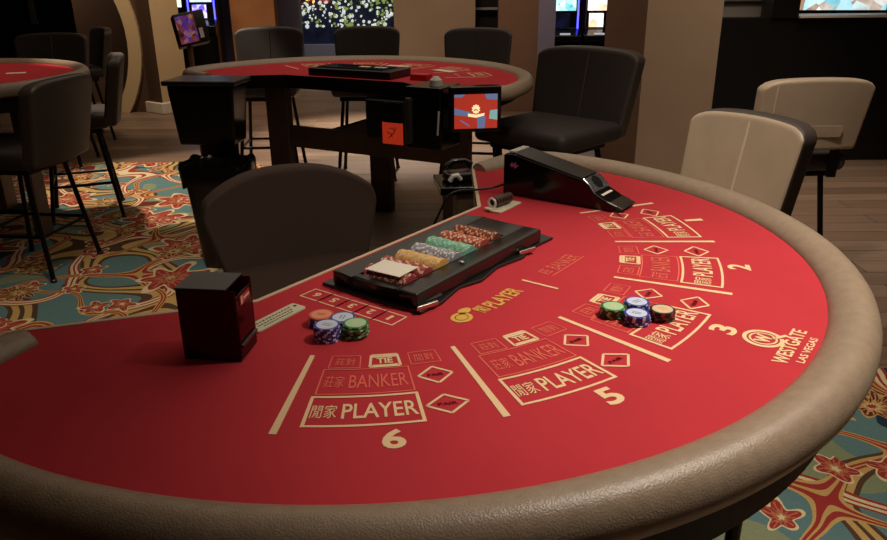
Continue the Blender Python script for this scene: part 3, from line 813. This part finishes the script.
# ------------------------------------------------------------------ second table with its equipment
BS = 1.15
bC = Vector((-.53, 4.06)); bx_ = Vector((math.cos(R(-28)), math.sin(R(-28)))); bv = Vector((bx_.y, -bx_.x))
brz = math.atan2(bv.y, bv.x) - math.pi / 2
back = gaming_table('gaming_table', 'red felt card table on brown panel legs standing beyond the dealer chair', bC, brz, BS, edge='black', legs=(-.56, .43, .14))
def bw(u, v, z=0.):      # u along picture right, v toward the dealer
    p = bC + bx_ * u + bv * (v)
    return Vector((p.x, p.y, z))
def L_(u, v): return (-u, v)      # into the table's own frame
bm = bmesh.new()
def fn_b(x, y): return (x, y)
ZPs = ZP
for a in (-58, -35, -12, 12, 35, 58):
    f_ = lambda x, y, a=a: (BS * (y) * math.sin(R(a)), -BS * y * math.cos(R(a)) + .04)
    strip(bm, f_, 0, .49, 0, .688, .0085, 0, 1) if False else None
    p0 = (BS * .49 * math.sin(R(a)), .04 - BS * .49 * math.cos(R(a))); p1 = (BS * .69 * math.sin(R(a)), .04 - BS * .69 * math.cos(R(a)))
    strip(bm, fn_b, *p0, *p1, .010, 0, 1)
for a in (-46.7, -23.3, 0, 23.3, 46.7):
    th = R(a)
    def pf(x, y, th=th):
        r = .76 - y; t_ = th + x / .76; return (r * math.sin(t_), .04 - r * math.cos(t_))
    frame(bm, pf, -.11, .05, -.06, .03, .006); frame(bm, pf, -.11, .05, .035, .11, .004)
    flat(bm, text2d('PLAYER', .11, .045, .02), lambda x, y, pf=pf: pf(x - .02, y - .015), ZP)
upright(bm); link('printed_player_boxes', bm, M['print'], back, smooth=None)
def broot(name, label, cat, u, v, z, rot=0., group=None):
    return thing(name, label, cat, bw(u, v, z), math.atan2(bx_.y, bx_.x) + rot, group)   # local x = u, local -y = toward the dealer
t2 = broot('chip_tray', 'low black chip tray with a glossy cover on the table beyond the dealer chair', 'chip tray', .0, -.16, FZ + .0008)
link('tray_body', bx(-.25, .27, -.11, .11, 0, .040), M['tray'], t2, smooth=False, bev=.006)
link('cover', bx(-.21, .20, -.07, .08, .040, .046), M['black_gloss'], t2, smooth=False, bev=.002)
for xx, w in ((.05, .03), (.15, .035)): link('paper_slip', bx(xx - w, xx + w, -.02, .015, .046, .048), M['paper'], t2, smooth=False)
for k, (u, v, lab, rot) in enumerate(((-.40, -.42, 'white card lying on the far felt near the corner with the bin', .3), (-.02, -.62, 'white card on the far felt behind the covered chip tray', 0), (.34, -.52, 'white card on the far felt under the pillar side chair', -.4))):
    o = broot('playing_card', lab, 'card', u, v, FZ + .0012, rot, 'cards on the far table'); link('card_sheet', bx(-.075, .075, -.028, .028, 0, .002), M['paper'], o, smooth=False)
rb = broot('red_card_box', 'small red box on the far table beside the covered tray', 'box', .41, -.13, FZ + .0008); link('box_body', bx(-.05, .05, -.03, .03, 0, .03), mat('red_box_card', (190, 30, 30), .5), rb, smooth=False, bev=.003)
# bulky cabinet and bins at its near corner
cab = thing('equipment_cabinet', 'tall black bin shaped cabinet with a lip standing at the end of the far table', 'cabinet', (-1.19, 3.92, .0), R(-6))
bm = bmesh.new()
prof = [(.145, .60), (.168, .86), (.170, .905)]
for (w, z0), (w2, z1) in zip(prof, prof[1:]):
    v = [bm.verts.new((sx * ww, sy * ww * .62, zz)) for ww, zz in ((w, z0), (w2, z1)) for sx, sy in ((-1, -1), (1, -1), (1, 1), (-1, 1))]
    for f in ((0, 1, 5, 4), (1, 2, 6, 5), (2, 3, 7, 6), (3, 0, 4, 7)): bm.faces.new([v[i] for i in f])
    if z0 == .60: bm.faces.new([v[i] for i in (3, 2, 1, 0)])
    else: bm.faces.new([v[i] for i in (4, 5, 6, 7)])
bmesh.ops.remove_doubles(bm, verts=bm.verts, dist=.0005)
link('cabinet_body', bm, M['black_gloss'], cab, smooth=False, bev=.012)
bm = bmesh.new(); box(bm, -.188, .188, -.125, .125, .90, .925); link('lip', bm, M['black_satin'], cab, smooth=False, bev=.008)
link('pedestal', bx(-.10, .10, .06, .085, 0, .62), M['black'], cab, smooth=False, bev=.005)
dsp = thing('sign_display', 'small angled display with amber and violet picture on a post by the far table', 'display', (-1.545, 4.83, 0), R(28)); dsp.scale = (.78, .85, .97)
bm = bmesh.new(); tube(bm, [(0, 0, 0), (0, 0, 1.12)], .022, 10); link('post', bm, mat('brown_post', (120, 92, 60), .4), dsp)
bm = bmesh.new(); lathe(bm, [(.12, .0), (.12, .015), (.03, .025)], 20); link('base_plate', bm, M['steel_dark'], dsp)
tl = Matrix.Translation((0, -.02, 1.14)) @ Matrix.Rotation(R(-14), 4, 'X') @ Matrix.Rotation(R(-8), 4, 'Y')
link('casing', bx(-.10, .14, -.03, .06, -.10, .10, mtx=tl), M['black_gloss'], dsp, smooth=False, bev=.01)
link('screen', bx(-.088, .055, -.034, -.029, -.085, .082, mtx=tl), M['scr_amber'], dsp, smooth=False)
link('sticker', bx(.07, .10, -.034, -.029, -.07, -.01, mtx=tl), M['paper'], dsp, smooth=False)

can = thing('waste_bin', 'black waste bin with a bin liner folded over its rim beneath the tall cabinet', 'bin', (-1.125, 3.73, .0))
bm = bmesh.new()
def rring(w, d, z, n=28): return [bm.verts.new((w * math.copysign(abs(math.cos(a)) ** .55, math.cos(a)), d * math.copysign(abs(math.sin(a)) ** .55, math.sin(a)), z)) for a in [6.2832 * i / n for i in range(n)]]
rs = [rring(.115, .10, 0), rring(.160, .14, .53), rring(.152, .132, .53), rring(.107, .092, .02)]
for p, q in zip(rs, rs[1:]):
    for i in range(28): bm.faces.new((p[i], p[(i + 1) % 28], q[(i + 1) % 28], q[i]))
bm.faces.new(rs[0][::-1]); bm.faces.new(rs[-1])
link('bin_body', bm, M['black_satin'], can, angle=50)
bm = bmesh.new(); rs = []
for w, z in ((.145, .48), (.155, .535), (.170, .548), (.178, .525), (.172, .44)):
    rs.append([bm.verts.new((w * math.copysign(abs(math.cos(a)) ** .55, math.cos(a)) * (1 + .02 * math.sin(9 * a + z * 40)), w * .86 * math.copysign(abs(math.sin(a)) ** .55, math.sin(a)) * (1 + .02 * math.cos(11 * a)), z + .008 * math.sin(7 * a + w * 90))) for a in [6.2832 * i / 60 for i in range(60)]])
for p, q in zip(rs, rs[1:]):
    for i in range(60): bm.faces.new((p[i], p[(i + 1) % 60], q[(i + 1) % 60], q[i]))
link('bin_liner', bm, M['black_gloss'], can, angle=80)

# devices at the other corner of the far table
sm = broot('card_shuffler', 'black card shuffler hanging under the far table beside the picture screen', 'shuffler', .685, .235, .65)
link('shuffler_body', bx(-.10, .085, -.10, .10, .0, .285), M['black_gloss'], sm, smooth=False, bev=.01)
link('handle', bx(-.085, -.052, -.135, -.10, .03, .24), mat('grey_handle', (54, 52, 50), .4), sm, smooth=False, bev=.012)
link('indicator', bx(.06, .068, -.103, -.098, .08, .19, mtx=Matrix.Rotation(R(4), 4, 'Y')), M['white'], sm, smooth=False)
bm = bmesh.new(); lathe(bm, [(.03, .285), (.028, .31), (.012, .325)], 14, cx=.02, cy=-.02); link('top_knob', bm, M['white'], sm)
ps = thing('picture_screen', 'small screen showing red, blue and cream shapes at the corner of the far table', 'screen', (.150, 3.40, .755), R(8)); ps.scale = (.80, 1, .66)
link('casing', bx(-.145, .145, 0, .06, -.02, .285), M['black_gloss'], ps, smooth=False, bev=.008)
link('arm', bx(-.03, .03, .06, .14, .10, .17), M['steel_dark'], ps, smooth=False)
bm = bmesh.new()
def q2(pts, z, mi):
    V = [bm.verts.new((x, -.0008 - z, y)) for x, y in pts]; f = bm.faces.new(V); f.material_index = mi
    f.normal_update()
    if f.normal.y > 0: f.normal_flip()
q2([(-.122, .005), (.122, .005), (.122, .235), (-.122, .235)], 0, 0)
q2([(-.122, .10), (-.122, .145), (-.03, .115), (-.02, .085)], .0005, 1)
q2([(-.122, .215), (-.122, .235), (-.06, .235), (-.08, .215)], .0005, 1)
q2([(.01, .005), (.05, .005), (.055, .09), (.005, .10)], .0005, 1)
q2([(.06, .20), (.122, .195), (.122, .235), (.05, .235)], .0005, 1)
q2([(.075, .07), (.122, .06), (.122, .13), (.08, .125)], .0006, 2)
q2([(-.09, .06), (-.04, .02), (-.034, .026), (-.084, .066)], .0006, 1)
n_ = 20; q2([(.0 + (.026 if i % 2 else .018) * math.cos(6.2832 * i / n_), .135 + (.034 if i % 2 else .026) * math.sin(6.2832 * i / n_)) for i in range(n_)], .001, 3)
q2([(-.045, .088), (.0, .078), (.045, .09), (.05, .108), (.0, .098), (-.045, .108)], .0012, 3)
q2([(-.012, .128), (-.004, .138), (.012, .128), (.010, .122), (.0, .13), (-.01, .122)], .0014, 0)
link('picture', bm, [M['scr_red'], M['scr_slate'], M['scr_mint'], M['scr_cream']], ps, smooth=None)
dbx = broot('drop_box', 'black drop box hanging under the middle of the far table', 'drop box', .30, -.02, .612)
link('box_body', bx(-.13, .10, -.06, .10, .0, .20), M['black'], dbx, smooth=False, bev=.01)
link('slot_collar', bx(-.05, .05, -.02, .06, .20, .21), M['black_satin'], dbx, smooth=False)
rsn = broot('red_sign', 'small red orange sign card hanging below the edge of the far table', 'sign', .43, .20, .63)
link('board', bx(-.058, .058, 0, .008, 0, .105), M['red_sign'], rsn, smooth=False, bev=.003)
bm = bmesh.new()
for ppts in ([(-.02, .02, .03), (.012, .01, .06), (.02, .0, .085)], [(-.03, 0, .06), (-.005, 0, .05), (.0, 0, .035)], [(-.012, 0, .075), (.0, 0, .082), (.01, 0, .07)]):
    tube(bm, [(p[0], -.001, p[2]) for p in ppts], .002, 6)
link('mark', bm, mat('dark_red_mark', (120, 22, 16), .5), rsn)
link('hanger', bx(-.05, .05, .002, .006, .105, .20), M['steel_dark'], rsn, smooth=False)

# side shelf beside the dealer's end of the main table
sh = thing('side_stand', 'narrow black topped stand beside the end of the large red table', 'stand', (.055, 2.36, 0), R(8))
link('shelf_top', bx(-.075, .085, -.09, .09, .765, .79), M['black_gloss'], sh, smooth=False, bev=.004)
link('post', bx(-.02, .035, -.06, .03, .02, .765), mat('taupe_stand_post', (104, 84, 66), .5), sh, smooth=False, bev=.004)
link('base_plate', bx(-.12, .12, -.12, .12, 0, .02), M['black'], sh, smooth=False, bev=.004)
bt_ = thing('phone_handset', 'black desk telephone with a white cradle on the narrow stand', 'telephone', (.045, 2.345, .7905), R(20))
bm = bmesh.new(); box(bm, -.035, .06, -.02, .05, 0, .028); link('phone_body', bm, M['black_satin'], bt_, bev=.01)
bm = bmesh.new(); tube(bm, [(-.02, .035, .04), (.0, .035, .055), (.04, .035, .055), (.06, .035, .04)], [.012, .009, .009, .012], 10); link('receiver', bm, M['black_gloss'], bt_)
bm = bmesh.new(); tube(bm, [(-.032, -.022, .008), (-.024, -.026, .024), (-.008, -.026, .026), (.004, -.022, .01)], [.008, .008, .008, .007], 10); link('cradle', bm, M['white'], bt_)

# ------------------------------------------------------------------ third table, at the side
third = gaming_table('gaming_table', 'red felt card table cut by the picture edge, beyond the rows of dark chairs', (-2.86, 4.20), R(90), 1.0, edge='black')
third['label'] = 'small red felt card table among dark leather chairs by the round archway'
tcd = thing('paper_card', 'white card on the red felt of the table by the archway', 'card', (-2.42, 4.42, FZ + .0008), R(20)); link('card_sheet', bx(-.05, .05, -.03, .03, 0, .0015), M['paper'], tcd, smooth=False)
bpk = thing('button_marker', 'black round marker on the red felt of the table by the archway', 'marker', (-2.36, 4.08, FZ + .0008)); bm = bmesh.new(); lathe(bm, [(.024, 0), (.026, .004), (.024, .012)], 20); link('marker_disc', bm, M['black_satin'], bpk)

# ------------------------------------------------------------------ slot machines
GS = 'slot machines along the far side'
def slot(x, y, rz, label, top, low, trimm='blue_led', w=.32, zs=1.06):
    t = thing('slot_machine', label, 'slot machine', (x, y, 0), rz, GS)
    bm = bmesh.new(); extrude_x(bm, [(-.25, 0), (.3, 0), (.3, 1.75), (-.02, 1.75), (-.08, zs - .02), (-.10, zs - .2), (-.30, zs - .27), (-.30, zs - .34), (-.22, zs - .40)], -w, w); link('cabinet', bm, M['black_gloss'], t, smooth=False, bev=.01)
    bm = bmesh.new(); a = Vector((-.084, zs)); b = Vector((-.026, 1.68))
    V = [bm.verts.new(p) for p in ((-w + .05, a.x - .006, a.y), (w - .05, a.x - .006, a.y), (w - .05, b.x - .006, b.y), (-w + .05, b.x - .006, b.y))]; f = bm.faces.new(V); f.normal_update()
    if f.normal.y > 0: f.normal_flip()
    link('main_screen', bm, M[top], t, smooth=None)
    bm = bmesh.new(); V = [bm.verts.new(p) for p in ((-w + .07, -.108, zs - .185), (w - .12, -.108, zs - .185), (w - .12, -.09, zs - .03), (-w + .07, -.09, zs - .03))]; f = bm.faces.new(V); f.normal_update()
    if f.normal.y > 0: f.normal_flip()
    link('lower_screen', bm, M[low], t, smooth=None)
    bm = bmesh.new(); box(bm, -w + .12, w - .12, -.285, -.16, zs - .262, zs - .245); link('button_deck', bm, mat('lit_button_deck', (200, 200, 210), .3, emit=.6), t, smooth=False)
    for s_ in (-1, 1):
        bm = bmesh.new(); tube(bm, [(s_ * (w - .025), -.10, zs - .25), (s_ * (w - .025), -.105, zs - .05), (s_ * (w - .025), -.045, 1.7)], .010, 6); link('light_strip', bm, M[trimm], t)
    return t
M['none_led'] = M['black_satin']
slot(-2.95, 9.9, R(6), 'slot machine with a violet lower screen behind the angled display', 'scr_aqua', 'scr_violet', w=.18, zs=1.12)
slot(-3.33, 9.95, R(6), 'slot machine with a green and white screen beside the cream column', 'scr_green', 'scr_green', 'none_led', w=.17)
slot(1.47, 9.55, R(-4), 'slot machine with an aqua screen, middle one between the pillars', 'scr_aqua', 'scr_navy', w=.18, zs=1.0)
slot(1.87, 9.55, R(-4), 'slot machine with a pale pink screen beside the dark pillar', 'scr_pink', 'scr_pink', 'none_led', w=.18, zs=1.0)
slot(1.07, 9.55, R(-4), 'slot machine half hidden by the grey edged pillar', 'scr_violet', 'scr_navy', w=.18, zs=1.0)
slot(3.66, 7.35, R(-10), 'slot machine with a pale blue screen behind the black partition', 'scr_blue', 'scr_navy', 'none_led', w=.42, zs=1.08)

# ------------------------------------------------------------------ setting
def st(name, bm, m, smooth=False, bev=0.):
    return struct(link(name, bm, m, None, smooth=smooth, bev=bev))
st('floor', bx(-7, 7, -2.5, 13.2, -.05, 0), M['floor'])
edge = [(-6.9, 6.05), (-1.55, 6.05), (-1.2, 5.6), (-.95, 4.9), (-.75, 4.2), (-.55, 3.4), (-.2, 2.75), (.35, 2.45), (1.1, 2.4), (2.0, 2.6), (3.2, 2.4), (6.9, 2.2), (6.9, -2.4), (-6.9, -2.4)]
bm = bmesh.new(); prism(bm, edge[::-1], 0.0005, .006); st('trim_carpet', bm, M['carpet'])
st('ceiling', bx(-7, 7, -2.5, 13.2, 3.2, 3.25), M['ceiling'])
st('wall_back', bx(-7, 7, 13.0, 13.2, 0, 3.2), M['lav'])
st('wall_front', bx(-7, 7, -2.5, -2.4, 0, 3.2), M['taupe_wall'])
st('wall_left', bx(-7, -6.9, -2.4, 13.0, 0, 3.2), M['dim'])
st('wall_right', bx(6.9, 7, -2.4, 13.0, 0, 3.2), M['taupe_wall'])
# moon gate wall
GX, GZ, GR, GY = -4.62, .76, 1.24, 8.55
bm = bmesh.new()
N = 64; circ = [(GX + GR * math.cos(6.2832 * i / N), GZ + GR * math.sin(6.2832 * i / N)) for i in range(N)]
def wall_with_hole(bm, y, x0, x1, z0, z1):
    outer = []
    for i in range(N):
        a = 6.2832 * i / N; c, s_ = math.cos(a), math.sin(a)
        ks = []
        if c > 1e-6: ks.append((x1 - GX) / c)
        if c < -1e-6: ks.append((x0 - GX) / c)
        if s_ > 1e-6: ks.append((z1 - GZ) / s_)
        if s_ < -1e-6: ks.append((z0 - GZ) / s_)
        k = min(ks); outer.append(bm.verts.new((GX + c * k, y, GZ + s_ * k)))
    inner = [bm.verts.new((x, y, max(z, 0))) for x, z in circ]
    for i in range(N):
        try: bm.faces.new((inner[i], inner[(i + 1) % N], outer[(i + 1) % N], outer[i]))
        except ValueError: pass
    return inner, outer
i1, o1 = wall_with_hole(bm, GY, -6.9, -3.12, -.001, 3.2); i2, o2 = wall_with_hole(bm, GY + .55, -6.9, -3.12, -.001, 3.2)
for i in range(N):
    bm.faces.new((i1[i], i1[(i + 1) % N], i2[(i + 1) % N], i2[i])); bm.faces.new((o1[i], o1[(i + 1) % N], o2[(i + 1) % N], o2[i]))
st('wall_arch', bm, M['dark_wall'])
bm = bmesh.new()
rows = []
for i in range(N + 1):
    a = 6.2832 * i / N
    rows.append([bm.verts.new((GX + r_ * math.cos(a), y_, GZ + r_ * math.sin(a))) for r_, y_ in ((GR - .01, GY + .03), (GR - .01, GY - .05), (GR + .13, GY - .05), (GR + .13, GY + .01))])
for p, q in zip(rows, rows[1:]):
    if max(v.co.z for v in p + q) < .0: continue
    for j in range(3): bm.faces.new((p[j], q[j], q[j + 1], p[j + 1]))
bmesh.ops.bisect_plane(bm, geom=bm.verts[:] + bm.edges[:] + bm.faces[:], plane_co=(0, 0, .002), plane_no=(0, 0, 1), clear_inner=True)
st('trim_arch', bm, M['ring'])
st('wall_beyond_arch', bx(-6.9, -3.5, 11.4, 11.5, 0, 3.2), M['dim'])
st('wall_inside_arch', bx(-4.28, -3.3, 9.3, 9.38, 0, 3.2), M['dark_wall'])
bm = bx(-5.76, -5.20, 11.36, 11.4, .85, 2.3); st('window_1', bm, mat('dark_teal_window_pane', (22, 40, 44), .15))
st('trim_window', bx(-5.84, -5.76, 11.34, 11.4, .80, 2.35), mat('pale_window_frame', (150, 146, 140), .5))
def pillar(name, kx, ky, al, wr, wl, ms, base=None):
    a = Vector((math.cos(R(al)), math.sin(R(al)))); b = Vector((-a.y, a.x)); k = Vector((kx, ky))
    pts = [k, k + a * wr, k + a * wr + b * wl, k + b * wl]
    bm = bmesh.new(); A = [bm.verts.new((p.x, p.y, 0)) for p in pts]; B_ = [bm.verts.new((p.x, p.y, 3.2)) for p in pts]
    for i in range(4):
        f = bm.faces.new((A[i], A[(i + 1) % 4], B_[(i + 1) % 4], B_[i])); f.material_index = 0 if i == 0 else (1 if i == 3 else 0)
    bm.faces.new(A[::-1]); bm.faces.new(B_)
    o = st(name, bm, ms)
    if base:
        d = .03; bm = bmesh.new()
        pts = [k - a * d - b * d, k + a * (wr + d) - b * d, k + a * (wr + d) + b * (wl + d), k - a * d + b * (wl + d)]
        prism(bm, [(p.x, p.y) for p in pts], 0, .12); st(base, bm, M['base'], bev=.01)
    return o
pillar('wall_pillar_corner', 1.29, 5.0, 13, .53, .60, [M['taupe_wall'], M['brown_and_shade_wall']])  # left face gets the darker brown, its shade put into the colour
pillar('wall_pillar_middle', -.50, 8.4, 4, .86, .5, [M['taupe_wall'], M['brown_and_shade_wall']])
pillar('wall_pillar_grey', .60, 8.4, -3, .42, .5, [M['brown_and_shade_wall'], M['brown_and_shade_wall']])
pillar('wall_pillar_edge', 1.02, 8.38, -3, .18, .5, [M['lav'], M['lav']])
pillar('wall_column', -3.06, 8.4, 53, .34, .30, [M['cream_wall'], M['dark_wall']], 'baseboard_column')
pillar('wall_panel_wood', -2.72, 10.3, 4, .56, .4, [M['orange_wall'], M['orange_wall']])
st('wall_lavender', bx(-2.5, -1.94, 11.0, 11.1, 0, 3.2), M['lav'])
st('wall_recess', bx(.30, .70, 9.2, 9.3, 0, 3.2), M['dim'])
st('trim_recess', bx(.30, .70, 9.12, 9.2, 1.03, 1.055), mat('grey_rail_paint', (150, 140, 132), .5))
# black partition with a ledge
st('wall_partition', bx(1.95, 6.9, 5.95, 6.12, 0, 1.085), M['black'])
st('trim_partition', bx(2.66, 6.9, 5.90, 6.16, 1.085, 1.105), mat('pale_ledge', (226, 222, 214), .4), bev=.004)
st('trim_partition_post', bx(2.46, 2.66, 5.93, 6.14, 1.085, 1.6), M['black'])
lg_ = thing('counter_top', 'grey curved counter top with a red holder behind the black partition', 'counter', (2.42, 6.6, 0), 0)
link('counter_body', bx(-.4, .35, -.2, .3, 0, 1.19), mat('light_grey_counter', (178, 172, 166), .4), lg_, smooth=False, bev=.02)
link('slab', bx(-.45, .38, -.26, .35, 1.19, 1.23), mat('grey_counter', (168, 160, 152), .35), lg_, smooth=False, bev=.012)
rh = thing('red_holder', 'small red holder standing on the grey counter', 'holder', (2.60, 6.5, 1.2305)); bm = bmesh.new(); lathe(bm, [(.04, 0), (.045, .16), (.03, .17)], 16); link('holder_body', bm, mat('dull_red_plastic', (130, 40, 34), .4), rh)
# distant light display
st('floor_standin_display', bx(-2.3, -.30, 12.42, 12.5, 0, .40), mat('pale_lit_floor_grey', (176, 176, 186), .5))  # raised pale slab added in place of the lit floor before the display
st('wall_display_base', bx(-2.3, -.30, 12.5, 12.62, 0, 2.6), M['blue_deep'])
gar = bmesh.new()
rnd = random.Random(3)
def blob(x, y, z, r, mi):
    m_ = Matrix.Translation((x, y, z)) @ Matrix.Diagonal((r * rnd.uniform(.7, 1.6), r * .7, r * rnd.uniform(.7, 1.5), 1))
    q = bmesh.ops.create_icosphere(gar, subdivisions=1, radius=1, matrix=m_)
    for v in q['verts']:
        for f in v.link_faces: f.material_index = mi
for i in range(900):
    x = rnd.uniform(-2.2, -.34); z = rnd.uniform(.66, 1.46)
    top = z > 1.0
    if x > -1.65 and top: mi = rnd.choice([1, 1, 1, 0])
    elif x < -1.75 and top: mi = rnd.choice([3, 2, 0, 3])
    else: mi = rnd.choice([0, 0, 1])
    if z < 1.0 and rnd.random() < .45: continue
    blob(x, 12.44 + rnd.uniform(-.06, .04), z, rnd.uniform(.008, .028), mi)
g_ = link('light_display', gar, [M['bulb_white'], M['bulb_green'], M['bulb_amber'], M['bulb_red']], None, smooth=False)
tag(g_, 'mass of small white and green lights glowing on the far wall between the pillars', 'light display'); g_['kind'] = 'stuff'

# ------------------------------------------------------------------ lights
def spot(x, y, z, tx, ty, tz, power, size=60, blend=.6, r=.08, col=(1, .80, .58)):  # serves the overhead downlights and the added fill spots
    l = bpy.data.lights.new('downlight_and_fill_spot', 'SPOT'); l.energy = power; l.spot_size = R(size); l.spot_blend = blend; l.shadow_soft_size = r; l.color = col
    o = bpy.data.objects.new('downlight_and_fill_spot', l); C.objects.link(o); o.location = (x, y, z)
    o.rotation_euler = (Vector((tx, ty, tz)) - Vector((x, y, z))).to_track_quat('-Z', 'Y').to_euler()
def area(x, y, z, sx, sy, power, col=(1, .84, .66)):  # soft overhead fill added to lift the room, no fitting behind it
    l = bpy.data.lights.new('room_fill_light', 'AREA'); l.shape = 'RECTANGLE'; l.size = sx; l.size_y = sy; l.energy = power; l.color = col
    o = bpy.data.objects.new('room_fill_light', l); C.objects.link(o); o.location = (x, y, z)
WARM = (1, .80, .60)
spot(1.35, 1.15, 3.15, .68, 1.0, .9, 270, 47, 1., .10, (1, .88, .76))        # over the main table
spot(.6, 1.9, 3.15, 1.25, 2.75, .8, 150, 66, .8, .1, (1, .86, .72))          # tan chairs
spot(-2.2, 5.5, 3.15, -1.85, 5.45, 0, 400, 42, .35, .06, (1, .85, .68))               # carpet strip
spot(-1.2, 2.6, 3.15, -1.25, 3.0, 0, 120, 50, .9, .1, (1, .85, .68))
spot(-.4, 8.0, 3.15, -.45, 7.1, 0, 900, 54, .7, .1, (1, .88, .76))            # floor beyond the far table
spot(-.5, 4.6, 3.15, -.5, 4.5, .9, 24, 60, .8, .1, WARM)
spot(-3.0, 7.3, 3.15, -3.0, 8.4, 1.0, 130, 70, .7, .1, WARM)                 # cream column
spot(1.6, 3.9, 3.15, 1.6, 5.1, 1.0, 80, 70, .8, .1, WARM)                    # corner pillar
spot(.2, 7.2, 3.15, .3, 8.4, 1.0, 80, 80, .8, .1, WARM)                      # middle pillars
spot(-2.5, 9.4, 3.15, -2.4, 10.3, 1.2, 90, 70, .8, .1, WARM)
spot(-3.0, 4.3, 3.15, -3.0, 4.3, .9, 30, 60, .8, .1, WARM)
spot(2.6, 4.9, 3.15, 2.5, 4.7, 0, 160, 70, .8, .1, (1, .88, .76))
spot(.1, -.7, 3.15, -.42, 2.0, .75, 110, 24, .9, .1, (1, .86, .72))             # unseen frontal fill, added to brighten the dealer chair
spot(-4.7, 8.75, 1.8, -3.9, 9.4, .8, 22, 100, .8, .1, WARM)                    # unseen lamp added inside the archway to lift its dark walls
spot(-1.6, 11.6, 3.15, -1.6, 11.7, 0, 80, 70, .8, .1, (.9, .9, 1))
w = bpy.data.worlds.new('world'); S.world = w; w.use_nodes = True
w.node_tree.nodes['Background'].inputs[0].default_value = (1, .85, .7, 1); w.node_tree.nodes['Background'].inputs[1].default_value = .04
area(1.2, 2.8, 3.18, 3, 3, 22)
area(-.5, 6.5, 3.18, 5, 4, 32)
S.view_settings.view_transform = 'Standard'; S.view_settings.look = 'None'; S.view_settings.gamma = 1; S.view_settings.exposure = 0.08
S.view_settings.use_curve_mapping = False
S.cycles.max_bounces = 6; S.cycles.use_denoising = True; S.cycles.sample_clamp_indirect = 4
